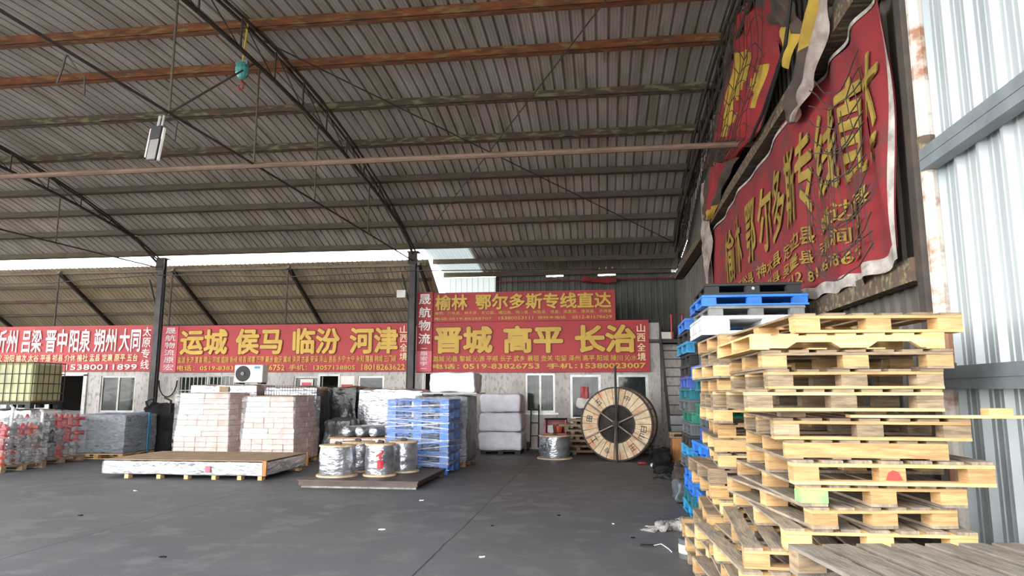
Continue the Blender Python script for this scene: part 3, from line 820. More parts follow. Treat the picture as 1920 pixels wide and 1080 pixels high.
tag(f.build('torn_banner', SLOT, smooth=True), 'long pale twisted cloth tail hanging beside the banner', 'cloth', TG)
f = MB()
f.puffy(2.1, 2.25, 6.0, 6.5, 5.2, 5.5, .04, 6, .05, 8, 3, False)
tag(f.build('cloth_bundle', MT['torn_grey'], smooth=True), 'crumpled pale cloth bundle above the top corner of the banner', 'cloth', TG)
f = MB(); rn = random.Random(9)
def torn_pt(u, v):
    l = poly([(10.9, 7.42), (11.5, 6.95), (12.6, 6.4), (13.7, 6.0)], v); r_ = poly([(8.1, 6.6), (8.15, 5.6), (8.8, 5.35), (9.4, 5.05), (10.5, 5.15)], v)
    return (2.0 + .02 * math.sin(u * 20 + v * 9), l[0] * (1 - u) + r_[0] * u, l[1] * (1 - u) + r_[1] * u)
for k in range(11): f.tube([torn_pt(min(1, max(0, i / 14)), min(1, max(0, (k + .5) / 11 + .03 * math.sin(i * 1.3 + k)))) for i in range(15)], .006, 4)
for k in range(13): f.tube([torn_pt(min(1, max(0, (k + .5) / 13 + .02 * math.sin(i * 1.7 + k))), i / 12) for i in range(13)], .006, 4)
tag(f.build('cover_net', MT['net']), 'thin dark cord net hanging over the torn red banner', 'net')
# dark netting gathered along the gable edge
f = MB(); rn = random.Random(3)
for k in range(9):
    pts = []
    for i in range(28):
        y = 7.5 + i * .46
        pts.append((2.2 + rn.uniform(-.06, .08), y, min(roof(y) - .05, 7.44) - rn.random() * (.28 + .02 * k) - .03 * k))
    f.tube(pts, .018, 4)
for k in range(30):
    y = 8.4 + k * .37; z = roof(y)
    f.tube([(2.24, y, z - .1), (2.22, y + rn.uniform(-.15, .15), z - .4 - rn.random() * .5), (2.24, y + rn.uniform(-.1, .3), z - .8 - rn.random() * .6)], .009, 4)
tag(f.build('gathered_net', MT['net']), 'dark net gathered in a roll along the roof edge of the gable', 'net')
f = MB()
f.tube([(2.02, 6.7, 6.0), (2.05, 7.4, 5.35), (2.08, 8.7, 5.1), (2.1, 9.6, 5.05)], .02, 6); f.tube([(2.02, 6.6, 6.05), (2.05, 7.5, 5.3), (2.1, 8.9, 4.98)], .015, 6)
tag(f.build('black_rope', MT['black']), 'black rope stretched across the torn cloths', 'rope')

# ------------------------------------------------------------------ hanging lamp and hoist
t = thing('led_floodlight', 'white and black floodlight head hanging from the truss tie rod', 'lamp', (-5.5, 7.8, 4.5), wspace=True)
LM = Matrix.Translation((-5.55, 7.8, 5.0)) @ Matrix.Rotation(R(8), 4, 'Y') @ Matrix.Rotation(R(-25), 4, 'Z')
f = MB(); f.box(-.115, .115, .0, .05, -.5, -.06, LM, .012); f.box(-.135, -.112, -.03, .05, -.46, -.08, LM); f.build('lamp_body', MT['white_box'], t)
f = MB(); f.box(-.112, .112, -.035, .0, -.22, -.05, LM, .01)
f.build('driver_box', MT['black'], t)
f = MB(); f.box(-.112, .112, -.02, 0, -.51, -.49, LM); f.box(-.112, -.1, -.02, 0, -.49, -.22, LM); f.box(.1, .112, -.02, 0, -.49, -.22, LM); f.box(-.1, .1, -.008, 0, -.49, -.22, LM); lbz = f.build('lamp_bezel', MT['black'], t)
f = MB()
for k in range(8): f.box(-.093 + k * .0255, -.083 + k * .0255, -.02, -.008, -.485, -.225, LM)
f.build('lens_strips', MT['lens'], t).parent = lbz
f = MB(); f.tube([tuple(LM @ Vector((-.05, .02, -.06))), tuple(LM @ Vector((-.05, .02, .1)))], .02, 8); f.tube([tuple(LM @ Vector((.04, .02, -.06))), tuple(LM @ Vector((.04, .02, .1)))], .016, 8); f.build('mount_bracket', MT['alu'], t)
f = MB(); f.tube([(-5.45, 7.85, 5.1), (-5.3, 7.8, 5.0), (-5.32, 7.8, 4.75), (-5.45, 7.8, 4.85)], .008, 5); f.build('power_cord', MT['black'], t)

t = thing('chain_hoist', 'small aqua hoist with a red hook hanging on a yellow strap', 'hoist', (-5.5, 9.6, 6.3), wspace=True)
f = MB(); f.lathe([(.03, 6.72), (.08, 6.69), (.105, 6.6), (.1, 6.52), (.06, 6.45), (.02, 6.43)], 10, Matrix.Translation((-5.5, 9.6, 0))); f.build('hoist_body', MT['aqua'], t)
f = MB(); f.box(-5.6, -5.4, 9.56, 9.64, 6.66, 6.73); f.build('hoist_cap', MT['grey_obj'], t)
f = MB(); f.tube([(-5.5, 9.6, 6.72), (-5.47, 9.6, 7.1), (-5.45, 9.6, 7.42)], .014, 5); f.build('strap', MT['yellow'], t)
f = MB(); f.tube([(-5.5, 9.6, 6.45), (-5.5, 9.6, 6.38), (-5.46, 9.6, 6.34), (-5.47, 9.6, 6.28), (-5.52, 9.6, 6.26), (-5.55, 9.6, 6.3), (-5.54, 9.6, 6.34)], .016, 6); f.build('hook', MT['hook'], t)
t = MB()
t.tube([(-5.45, 6.1, 5.06), (-5.48, 6.1, 4.9), (-5.52, 6.1, 4.75)], .012, 5); t.tube([(-5.45, 6.12, 5.06), (-5.38, 6.15, 4.95), (-5.3, 6.2, 4.85), (-5.3, 6.22, 4.66)], .01, 5)
tag(t.build('hanging_strap', MT['net']), 'two dark strap ends dangling from the tie rod at upper left', 'strap')
f = MB(); f.puffy(-13.66, -13.48, 18.3, 18.42, 6.12, 6.22, .02, 6, .03, 5, 8, False)
tag(f.build('yellow_rag', MT['yellow'], smooth=True), 'scrap of yellow rag caught on the left truss', 'rag')
f = MB(); f.puffy(-.6, .5, 22.3, 22.45, 5.1, 5.28, .05, 3, .03, 8, 5, False); f.tube([(-3.4, 22.4, 5.2), (2.46, 22.4, 5.22)], .02, 5)
tag(f.build('red_cloth_scrap', MT['torn']), 'crumpled dark red cloth lying on a pipe at the top of the rear wall', 'cloth')

# ------------------------------------------------------------------ wooden pallets
def wooden_pallet(W, D, h, kind, deck, blockm, frontm):
    """local: x across the front, y in depth from the front edge, z up"""
    t = thing('wooden_pallet', '', 'pallet')
    bt = h * .14; n = 7 if W > .95 else 6
    f = MB(); gap = .045; bw = (W - gap * (n - 1)) / n
    rn = random.Random(int(W * 1000) + len(kind) + int(D * 100))
    for k in range(n):
        x = -W / 2 + k * (bw + gap)
        f.box(x, x + bw, rn.uniform(-.006, .012), D - rn.uniform(0, .012), h - bt, h - rn.uniform(0, .002))
    f.build('top_boards', MT[deck], t)
    xs = (-W / 2, -.07, W / 2 - .14)
    if kind == 'block':
        f = MB()
        for k, y in enumerate((.0, D / 2 - .06, D - .12)):
            f = MB(); f.box(-W / 2, W / 2, y, y + .12, h - 2 * bt, h - bt); f.build('cross_board', MT[frontm], t)
            for x in xs:
                g = MB(); g.box(x, x + .14, y + .004, y + .116, bt, h - 2 * bt); g.build('block', MT[blockm], t)
        for k, y in enumerate((.0, D / 2 - .05, D - .1)):
            g = MB(); g.box(-W / 2, W / 2, y, y + .1, 0, bt); g.build('bottom_board', MT[frontm if k == 0 else deck], t)
    elif kind == 'skid':
        for x in xs:
            g = MB(); g.box(x, x + .14, 0, D, 0, bt); g.build('bottom_board', MT[deck], t)
        for k, y in enumerate((.0, D / 2 - .06, D - .12)):
            f = MB(); f.box(-W / 2, W / 2, y, y + .12, h - 2 * bt, h - bt); f.build('cross_board', MT[frontm], t)
            for x in xs:
                g = MB(); g.box(x, x + .14, y + .004, y + .116, bt, h - 2 * bt); g.build('block', MT[blockm], t)
    else:
        for y in (0, D / 2 - .02, D - .045):
            g = MB()
            z1 = h - bt; z0 = bt * .6
            if kind == 'notched':
                a = W / 2
                pr = [(-a, z0), (-a * .62, z0), (-a * .52, z0 + (z1 - z0) * .48), (-a * .16, z0 + (z1 - z0) * .48), (-a * .06, z0), (a * .22, z0),
                      (a * .32, z0 + (z1 - z0) * .5), (a * .66, z0 + (z1 - z0) * .5), (a * .76, z0), (a, z0), (a, z1), (-a, z1)]
                m_ = len(pr)
                g.add([(x, y, z) for x, z in pr] + [(x, y + .045, z) for x, z in pr],
                      [tuple(range(m_)), tuple(range(2 * m_ - 1, m_ - 1, -1))] + [(i, i + m_, (i + 1) % m_ + m_, (i + 1) % m_) for i in range(m_)])
            else:
                g.box(-W / 2, W / 2, y, y + .045, z0, z1)
            g.build('stringer', MT[frontm], t)
        g = MB()
        for k in range(4): g.box(-W / 2 + k * (W - .1) / 3, -W / 2 + k * (W - .1) / 3 + .1, 0, D, 0, bt * .6)
        g.build('bottom_boards', MT[deck], t)
    return t

def drop(t):                                   # remove an unused prototype
    for c in list(t.children):
        bpy.data.objects.remove(c)
    bpy.data.objects.remove(t)

GP = 'wooden pallets stacked by the light wall'
def ordn(i):
    return ['topmost', 'second', 'third', 'fourth', 'fifth', 'sixth', 'seventh', 'eighth', 'ninth', 'tenth', 'eleventh', 'twelfth', 'thirteenth', 'fourteenth', 'fifteenth', 'sixteenth', 'seventeenth', 'eighteenth', 'nineteenth', 'twentieth', 'twenty-first', 'twenty-second'][i]
# (kind, deck, block, front, left x, right x, bottom z, top z, yaw, depth, look)
YS = 4.2
MAIN = [('block', 'old', 'pine_side', 'pine_side', 1.12, 2.06, 1.940, 2.055, 4, 1.6, 'tan pallet with a long underside showing, topmost of the tall front stack'),
        ('notched', 'pine', 'pine', 'pine', .87, 1.94, 1.845, 1.938, 1, 1.1, 'pale pallet with a notched front board, second of the tall front stack'),
        ('skid', 'old', 'pine_side', 'old', .93, 1.97, 1.732, 1.843, -1, 1.2, 'brown pallet with wide gaps, third of the tall front stack'),
        ('block', 'old', 'old', 'pine_side', .95, 1.90, 1.618, 1.730, 0, 1.2, 'weathered pallet under the notched pair, fourth of the tall front stack'),
        ('block', 'old', 'old', 'pine', .83, 1.89, 1.492, 1.616, 0, 1.3, 'grey pallet with split pale blocks, fifth of the tall front stack'),
        ('block', 'old', 'old', 'pine_side', .98, 2.02, 1.330, 1.452, -3, 1.2, 'dark weathered pallet under the loose plank, sixth of the tall front stack'),
        ('solid', 'old', 'pine_side', 'pine_side', 1.03, 1.90, 1.222, 1.328, -1, 1.2, 'tan pallet with a solid front board, seventh of the tall front stack'),
        ('block', 'deck', 'pine_side', 'pine', 1.06, 2.12, 1.085, 1.220, 0, 1.3, 'wide grey decked pallet with a red mark, eighth of the tall front stack'),
        ('skid', 'deck', 'pine_side', 'pine_side', 1.10, 1.99, .965, 1.083, 3, 1.5, 'pallet with a green painted corner block, ninth of the tall front stack'),
        ('skid', 'deck', 'pine_side', 'pine_side', 1.14, 1.95, .848, .963, 8, 1.5, 'orange brown pallet turned askew, tenth of the tall front stack'),
        ('block', 'deck', 'pine', 'pine', 1.00, 2.00, .725, .846, 0, 1.6, 'pale edged pallet low down, eleventh of the tall front stack'),
        ('block', 'deck', 'pine_side', 'pine_side', .78, 1.78, .606, .723, -5, 1.5, 'grey topped pallet jutting out left, twelfth of the tall front stack'),
        ('block', 'deck', 'pine', 'pine', .76, 1.78, .486, .604, 3, 1.5, 'pallet jutting out left, thirteenth of the tall front stack'),
        ('skid', 'deck', 'pine_side', 'old', .74, 1.76, .364, .484, -2, 1.5, 'old pallet near the floor, fourteenth of the tall front stack'),
        ('block', 'deck', 'pine_side', 'pine_side', .76, 1.78, .242, .362, 4, 1.5, 'pallet near the floor, fifteenth of the tall front stack'),
        ('block', 'old', 'pine_side', 'old', .64, 1.70, .121, .240, -3, 1.5, 'pallet near the floor, sixteenth of the tall front stack'),
        ('block', 'old', 'old', 'old', .66, 1.70, .0, .119, 1, 1.5, 'lowest pallet of the tall front stack')]
for (kd, dk, bk, fr, xl, xr, zb, zt, yw, dp, lb) in MAIN:
    W = xr - xl
    t = wooden_pallet(round(W, 3), dp, zt - zb, kd, dk, bk, fr)
    t.location = ((xl + xr) / 2, YS + (.03 if yw else 0), zb); t.rotation_euler.z = R(yw)
    tag(t, lb, 'pallet', GP)
    if 'red mark' in lb:
        f = MB(); f.add([(-.04, -.002, .03), (.05, -.002, .03), (.03, -.002, .075), (.0, -.002, .085), (-.025, -.002, .07)], [(0, 1, 2, 3, 4)]); f.build('red_mark', MT['red_paint'], t)
    if 'green painted' in lb:
        g = MB(); g.box(-W / 2 - .003, -W / 2 + .143, -.003, .12, .018, .084); g.build('painted_block', MT['green_paint'], t)
    if kd in ('block', 'skid') and zb > .8 and not 'green' in lb:
        f = MB(); put_text(f, 'HT', -.03, .03, .04, .065, lambda x, z: (x, -.0005, z), .01); f.build('stencil', MT['ink'], t) if False else None
# loose plank with a block nailed on, sticking out to the right
t = thing('loose_plank', 'pale loose plank with a short block sticking out right of the pallets', 'plank', (1.5, YS + .03, 1.455), rz=R(-2.5))
f = MB(); f.box(-.1, 1.0, .0, .1, 0, .016); f.build('board', MT['pine'], t)
f = MB(); f.box(.62, .74, .0, .1, .016, .055); f.build('end_block', MT['pine'], t)
f = MB(); f.box(1.5, 1.64, YS + .16, YS + .26, 1.452, 1.49); f.box(1.05, 1.19, YS + .16, YS + .26, 1.452, 1.49); f.box(1.72, 1.84, YS + .8, YS + .92, 1.452, 1.49)
tag(f.build('spacer_blocks', MT['old']), 'row of short wooden spacers between the fifth and sixth front pallets', 'wood block', kind='stuff')

# second wooden stack right behind
P2 = [wooden_pallet(1.05, 1.1, .125, 'block', 'old', 'pine_side', 'pine_side'), wooden_pallet(1.0, 1.1, .125, 'skid', 'deck', 'pine', 'pine'),
      wooden_pallet(1.1, 1.1, .125, 'block', 'old', 'old', 'old'), wooden_pallet(1.02, 1.1, .125, 'solid', 'old', 'pine_side', 'pine')]
for _p in P2: _p.scale.z = .976
rn = random.Random(21)
order = [0, 2, 1, 0, 2, 1, 0, 3, 1, 2, 0, 1, 0, 2, 1, 0, 2]
nst = 17
lowest = {0: P2[0], 1: P2[1], 2: P2[2], 3: P2[3]}; usedp = set()
for i in range(nst):
    k = order[i]
    o = P2[k] if k not in usedp else copy_tree(P2[k])
    usedp.add(k)
    z = (nst - 1 - i) * .1225
    xl = [.93, .95, .86, .92, .88, .84, .9, .85, .86, .84, .82, .86, .78, .8, .74, .78, .76][i] + .03
    o.location = (xl + .54, 5.98 + rn.uniform(-.05, .05), z); o.rotation_euler.z = R(rn.uniform(-5, 5))
    tag(o, 'wooden pallet in the stack just behind the tall front one, %s from the top' % ordn(i) if i else 'topmost wooden pallet of the stack just behind the tall front one', 'pallet', GP)

# low stack in the foreground
P3 = wooden_pallet(1.2, 1.25, .1375, 'block', 'greydeck', 'old', 'old')
for i in range(6):
    o = P3 if i == 0 else copy_tree(P3)
    o.location = (1.72 + [.0, .03, -.04, .02, -.02, .01][i], 2.74, .69 - i * .138)
    o.rotation_euler.z = R(9 + [0, -2, 2, -1, 1, 0][i])
    tag(o, ['grey weathered pallet with broad slats, topmost of the low foreground stack', 'second pallet of the low foreground stack', 'third pallet of the low foreground stack', 'fourth pallet of the low foreground stack', 'fifth pallet of the low foreground stack', 'lowest pallet of the low foreground stack'][i], 'pallet', GP)

# ------------------------------------------------------------------ plastic pallets
def plastic_pallet(W, D, h, col, ribs=True):
    t = thing('plastic_pallet', '', 'pallet')
    f = MB(); f.box(-W / 2, W / 2, 0, D, h * .74, h, None, .006); f.build('deck', MT[col], t)
    f = MB()
    for x in (-W / 2, -.08, W / 2 - .16):
        for y in (0, D / 2 - .07, D - .14):
            g = MB(); g.box(x + .01, x + .15, y + .008, y + .13, h * .16, h * .74)
            if ribs:
                for k in range(4): g.box(x + .012 + k * .038, x + .024 + k * .038, y + .001, y + .012, h * .16, h * .74)
                for k in range(3): g.box(x + .003, x + .012, y + .02 + k * .04, y + .03 + k * .04, h * .16, h * .74)
            g.build('foot', MT[col], t)
    f = MB()
    for y in (0, D / 2 - .06, D - .12): f.box(-W / 2, W / 2, y, y + .12, 0, h * .16)
    for x in (-W / 2, W / 2 - .12): f.box(x, x + .12, .12, D - .12, 0, h * .155)
    f.build('bottom_runner', MT[col], t)
    return t
protos = {}
def place_plastic(col, W, D, h, x, y, z, rz, label, first=protos):
    key = (col, W, D, h)
    if key in first: o = copy_tree(first[key])
    else: o = first[key] = plastic_pallet(W, D, h, col)
    o.location = (x, y, z); o.rotation_euler.z = rz
    tag(o, label, 'pallet', 'plastic pallets stacked against the right wall')
cols = ['black', 'blue', 'grey', None, 'black', 'slate', 'blue', 'teal', 'black', 'green', 'slate', 'navy', 'blue', 'teal', 'slate', 'black', 'blue', 'sky', 'teal', 'blue']
z = 2.76; i = 0; H = .143
for i, c in enumerate(cols):
    hh = .2 if c is None else (.122 if i < 3 else H)
    z -= hh + .001
    if z < 0: break
    if c is None:
        t = thing('plastic_pallet', 'bright white plastic pallet with a rounded slot behind the wooden stacks', 'pallet', (1.6, 7.42, z), group='plastic pallets stacked against the right wall')
        f = MB()                                  # front with a real slot
        f.box(-.56, .56, 0, 1.0, hh * .8, hh, None, .012); f.box(-.56, .56, 0, 1.0, 0, hh * .22)
        f.build('deck', MT['white'], t)
        for xa, xb in ((-.56, -.27), (.05, .22), (.42, .56)):
            f = MB(); f.box(xa, xb, 0, 1.0, hh * .22, hh * .8, None, .012); f.build('foot', MT['white'], t)
    else:
        place_plastic(c, 1.1 if c == 'blue' else 1.0, 1.1, hh - .001, 1.63 + (i % 3 - 1) * .015, 7.6, z, R((i * 37 % 5) - 2) * .6,
                      '%s plastic pallet, %s in the nearer plastic stack' % ({'sky': 'light blue', 'slate': 'dark grey', 'navy': 'deep blue'}.get(c, c), ordn(i) if i else 'topmost'))
f = MB(); pts = []
for k in range(10):
    r_ = .022 if k % 2 == 0 else .009
    pts.append((r_ * math.sin(k * math.pi / 5), -.002, .06 + r_ * math.cos(k * math.pi / 5)))
f.add(pts + [(0, -.002, .06)], [(10, (k + 1) % 10, k) for k in range(10)])
f.build('star_mark', MT['litter'], protos[('black', 1.0, 1.1, .121)])
z2 = 2.55
cols2 = ['blue', 'black', 'sky', 'black', 'black', 'navy', 'teal', 'slate', 'green', 'slate', 'black', 'sky', 'slate', 'blue', 'blue', 'teal', 'sky']
for i, c in enumerate(cols2):
    z = z2 - (i + 1) * .1496
    place_plastic(c, 1.05, 1.1, .149, 1.62 + (i * 13 % 5 - 2) * .012, 9.15, max(z, 0), R((i * 29 % 5) - 2) * .7,
                  '%s plastic pallet, %s in the farther plastic stack' % ({'sky': 'light blue', 'slate': 'dark grey', 'navy': 'deep blue'}.get(c, c), ordn(i) if i else 'topmost'))

# ------------------------------------------------------------------ goods on the floor, left to right
def base_pallet(t, x0, x1, y0, y1, h=.12, mat='old', col=None):
    f = MB(); f.box(x0, x1, y0, y1, h * .82, h); f.build('pallet_deck', MT[mat], t)
    for x in (x0, (x0 + x1) / 2 - .06, x1 - .12):
        for y in (y0, (y0 + y1) / 2 - .06, y1 - .12):
            g = MB(); g.box(x, x + .12, y, y + .12, .02, h * .82); g.build('pallet_block', MT[mat], t)
    f = MB()
    for y in (y0, (y0 + y1) / 2 - .05, y1 - .1): f.box(x0, x1, y, y + .1, 0, .02)
    f.build('pallet_runner', MT[mat], t)

# carts of wrapped red castings
def casting_load(x0, x1, y0, y1, zt, label, seed):
    t = thing('wrapped_castings', label, 'pallet load', ((x0 + x1) / 2, (y0 + y1) / 2, 0), group='wrapped loads of red castings', wspace=True)
    base_pallet(t, x0, x1, y0, y1, .13)
    rn = random.Random(seed)
    nx, ny = 4, 5
    for j in range(ny):
        for i in range(nx):
            if 0 < i < nx - 1 and 0 < j < ny - 1: continue
            for lv in range(3):
                cx = x0 + (i + .5) * (x1 - x0) / nx; cy = y0 + (j + .5) * (y1 - y0) / ny
                z = .13 + lv * (zt - .13) / 3; hh = (zt - .13) / 3 * .94
                mt = rn.choice(['red_obj', 'red_obj', 'grey_obj', 'grey_obj', 'orange_obj', 'grey_obj', 'grey_obj', 'plate'])
                f = MB(); r = .1
                f.lathe([(r * .95, 0), (r * .95, .03), (r * .5, .05), (r * .55, hh * .5), (r * .9, hh * .55), (r * .9, hh * .68), (r * .5, hh * .74), (r * .3, hh * .95), (0, hh)], 10,
                        Matrix.Translation((cx + rn.uniform(-.02, .02), cy + rn.uniform(-.02, .02), z)))
                a = rn.random() * 6.28
                f.tube([(cx, cy, z + hh * .62), (cx + .14 * math.cos(a), cy + .14 * math.sin(a), z + hh * .62)], .045, 8)
                f.build('casting', MT[mt], t)
    f = MB(); f.puffy(x0 - .02, x1 + .02, y0 - .02, y1 + .02, .13, zt + .05, .03, 3, .08, 12, seed)
    f.build('stretch_wrap', MT['film_clear'], t, smooth=True)
casting_load(-13.1, -11.9, 12.75, 13.9, .98, 'wrapped pallet of red and grey castings at the left edge of the photo', 1)
casting_load(-13.4, -12.25, 14.15, 15.45, 1.12, 'wrapped pallet of red and grey castings left of the grey wrapped stack', 2)
def push_frame(xa, xb, y, zt, label):
    f = MB(); f.tube([(xa, y, .02), (xa, y, zt - .06), (xa + .06, y, zt)], .034, 8); f.tube([(xb, y, .02), (xb, y, zt - .06), (xb - .06, y, zt)], .034, 8); f.tube([(xa, y, zt * .72), (xb, y, zt * .72)], .02, 8)
    f.tube([(xa, y, .12), (xb, y, .12)], .02, 8)
    tag(f.build('push_frame', MT['chrome']), label, 'frame', 'bright tube frames among the castings')
push_frame(-12.95, -12.2, 14.02, 1.22, 'bright tube push frame between the two loads of castings')
push_frame(-13.9, -13.48, 14.6, 1.3, 'bright tube push frame behind the left load of castings')

# IBC tanks on wrapped bundles
def ibc(x, y, z0, mat, label):
    t = thing('ibc_tank', label, 'tank', (x, y, z0), group='caged liquid tanks', wspace=True)
    w, d, h = .56, .5, 1.0
    f = MB(); f.box(x - w, x + w, y - d, y + d, z0 + .14, z0 + .14 + h, None, .06); f.lathe([(.11, 0), (.11, .04), (0, .05)], 14, Matrix.Translation((x, y, z0 + h + .14))); f.build('tank_body', MT[mat], t)
    f = MB(); W, D = w + .02, d + .02
    for k in range(7):
        xx = x - W + 2 * W * k / 6
        for s in (-1, 1): f.tube([(xx, y + s * D, z0 + .14), (xx, y + s * D, z0 + h + .14)], .011, 5)
    for k in range(1, 6):
        yy = y - D + 2 * D * k / 6
        for s in (-1, 1): f.tube([(x + s * W, yy, z0 + .14), (x + s * W, yy, z0 + h + .14)], .011, 5)
    for z in (.16, .38, .62, .86, 1.14):
        f.tube([(x - W, y - D, z0 + z), (x + W, y - D, z0 + z), (x + W, y + D, z0 + z), (x - W, y + D, z0 + z), (x - W, y - D, z0 + z)], .012, 5)
    f.build('cage', MT['steel_dark'], t)
    f = MB(); f.box(x - W, x + W, y - D, y + D, z0 + .1, z0 + .14)
    for sx in (-W, -.07, W - .14):
        for sy in (-D, D - .14): f.box(x + sx, x + sx + .14, y + sy, y + sy + .14, z0, z0 + .1)
    f.build('tank_pallet', MT['plastic_black'] if 'plastic_black' in MT else MT['black'], t)
    return t
def wrapped(name, label, x0, x1, y0, y1, zt, inner, film, cat='pallet load', group=None, seed=1, amp=.03, z0=0.0, pallet=True, rnd=.05, freq=2.5):
    t = thing(name, label, cat, ((x0 + x1) / 2, (y0 + y1) / 2, z0), group=group, wspace=True)
    hb = 0
    if pallet:
        base_pallet(t, x0 + .02, x1 - .02, y0 + .02, y1 - .02, .12); hb = .12
    f = MB(); f.puffy(x0, x1, y0, y1, z0 + hb, zt, amp, freq, rnd, 14, seed); f.build('load', MT[inner], t, smooth=True)
    if film:
        f = MB(); f.puffy(x0 - .02, x1 + .02, y0 - .02, y1 + .02, z0 + hb, zt + .02, amp * 1.2, freq * 1.3, rnd, 14, seed); f.build('stretch_wrap', MT[film], t, smooth=True)
    return t
FL = 'wrapped pallet loads along the office front'
wrapped('foil_bundle', 'silver foil wrapped load under the yellowish tank', -15.25, -14.0, 15.7, 16.75, 1.16, 'foil', None, group=FL, seed=4)
ibc(-14.62, 16.22, 1.19, 'tank', 'yellowish caged liquid tank on top of the foil load')
wrapped('foil_bundle', 'silver foil wrapped load under the white tank at the left edge', -16.8, -15.5, 15.9, 17.0, 1.16, 'foil', None, group=FL, seed=5)
ibc(-16.15, 16.45, 1.19, 'tank_w', 'white caged liquid tank cut by the left edge of the photo')

# grey wrapped stack of rolls / bottles
t = thing('wrapped_stack', 'grey film wrapped stack of dark rows on a pallet left of the column', 'pallet load', (-12.15, 16.3, 0), group=FL, wspace=True)
base_pallet(t, -12.85, -11.45, 15.7, 16.9, .13, 'pine_side')
for r_ in range(11):
    z = .14 + r_ * .079
    f = MB()
    for k in range(11): f.tube([(-12.8 + k * .126, 15.74, z + .038), (-12.8 + k * .126, 16.86, z + .038)], .0385, 6)
    f.build('roll_layer', MT['grey_obj'], t)
f = MB(); f.puffy(-12.87, -11.43, 15.69, 16.91, .13, 1.06, .025, 4, .04, 16, 7); f.build('stretch_wrap', MT['film_grey'], t, smooth=True)
f = MB()
f.box(-11.4, -11.385, 16.5, 16.56, .13, 1.08); f.box(-12.85, -11.39, 16.5, 16.56, 1.075, 1.085)
f.build('blue_strap', MT['sky'], t)

# dark tarp heap with a three wheeler shape beneath
t = thing('tarp_heap', 'black tarp draped over a dark machine at the left column', 'tarp', (-11.5, 17.4, 0), wspace=True)
f = MB(); f.puffy(-11.95, -11.05, 17.0, 17.8, .0, 1.28, .12, 2.2, .2, 16, 3); f.build('tarp_cover', MT['tarp'], t, smooth=True)
f = MB(); f.tube([(-11.8, 17.15, .9), (-11.85, 17.0, 1.35), (-11.65, 17.02, 1.45)], .03, 6); f.tube([(-11.25, 17.15, .9), (-11.15, 17.0, 1.38), (-11.35, 17.02, 1.46)], .03, 6); f.build('handlebar', MT['black'], t)
wrapped('wrapped_stack', 'small dark film wrapped bundle between the grey stack and the black tarp', -12.75, -12.15, 17.3, 18.1, 1.05, 'foil_dark', None, group=FL, seed=9)
f = MB(); f.tube([(-13.2 + .3 * math.cos(a * .35), 19.9, 1.95 - .5 * math.sin(a * .35)) for a in range(10)], .02, 6)
tag(f.build('wall_hose', MT['tyre']), 'black hose loop hanging on the wall right of the left column', 'hose')

# carton stacks
def carton_stack(x0, x1, y0, y1, zt, label, seed):
    t = thing('carton_stack', label, 'pallet load', ((x0 + x1) / 2, (y0 + y1) / 2, 0), group='film wrapped carton stacks', wspace=True)
    base_pallet(t, x0, x1, y0, y1, .11, 'pine_side')
    rows = 12; h = (zt - .11) / rows; rn = random.Random(seed)
    protos = {}
    for r_ in range(rows):
        nf = 2 if r_ in (4, 5, 8, 9, 10, 11) else 5
        tap = .012 * max(0, r_ - 3)
        z = .11 + r_ * h
        xa, xb, ya, yb = x0 + tap * .5, x1 - tap, y0 + tap, y1 - tap
        w = (xb - xa) / nf
        for k in range(nf):
            f = MB(); d = rn.uniform(-.012, .012)
            f.box(xa + k * w + .003, xa + (k + 1) * w - .003, ya + d, ya + .4, z + .002, z + h - .002, None, .008)
            f.build('carton', MT['carton_w' if nf == 2 and k == 0 else 'carton'], t)
        ns = 3 if nf == 5 else 2; d2 = (yb - ya - .4) / ns
        for k in range(ns):
            f = MB(); f.box(xa + .003, xb + rn.uniform(-.02, .005), ya + .402 + k * d2, ya + .4 + (k + 1) * d2 - .004, z + .002, z + h - .002, None, .008)
            f.build('carton', MT['carton'], t)
    f = MB(); f.box(x0 + .04, x1 - .1, y0 + .06, y1 - .06, zt, zt + .015); f.build('cover_board', MT['carton_top'], t)
    f = MB(); f.puffy(x0 - .025, x1 + .015, y0 - .025, y1 + .015, .1, zt + .01, .012, 4, .03, 12, seed); f.build('stretch_wrap', MT['film'], t, smooth=True)
carton_stack(-9.75, -8.42, 15.05, 16.25, 1.57, 'left one of two pale carton stacks wrapped in clear film', 3)
carton_stack(-7.95, -6.72, 14.75, 16.1, 1.5, 'right one of two pale carton stacks, beside the spools', 6)

# long flat crate
t = thing('long_flat_package', 'long low film wrapped package with a cardboard top in front of the carton stacks', 'package', (-7.8, 13.2, 0), wspace=True)
f = MB(); f.puffy(-9.385, -6.155, 12.345, 14.155, .075, .322, .01, 3, .02, 22, 5); f.build('load', MT['foil'], t, smooth=True)
f = MB(); f.puffy(-9.4, -6.14, 12.33, 14.17, .075, .325, .012, 3, .02, 22, 4); f.build('stretch_wrap', MT['film'], t, smooth=True)
f = MB(); f.box(-9.38, -6.16, 12.35, 14.15, .335, .35); f.build('cardboard_top', MT['carton_top'], t)
for y in (12.32, 14.15):
    f = MB(); f.box(-6.2, -6.12, y, y + .04, .08, .35); f.build('corner_post', MT['kraft'], t)
for k, x in enumerate((-8.95, -8.3, -7.75, -7.2, -6.7, -6.3)):
    g = MB(); g.box(x, x + .08, 12.37, 12.5, 0, .075); g.box(x, x + .08, 13.95, 14.1, 0, .075); g.build('skid_block', MT['pine'], t)
f = MB(); f.box(-7.3, -7.2, 12.305, 12.312, .13, .25); f.build('paper_label', MT['pink_strip'], t)

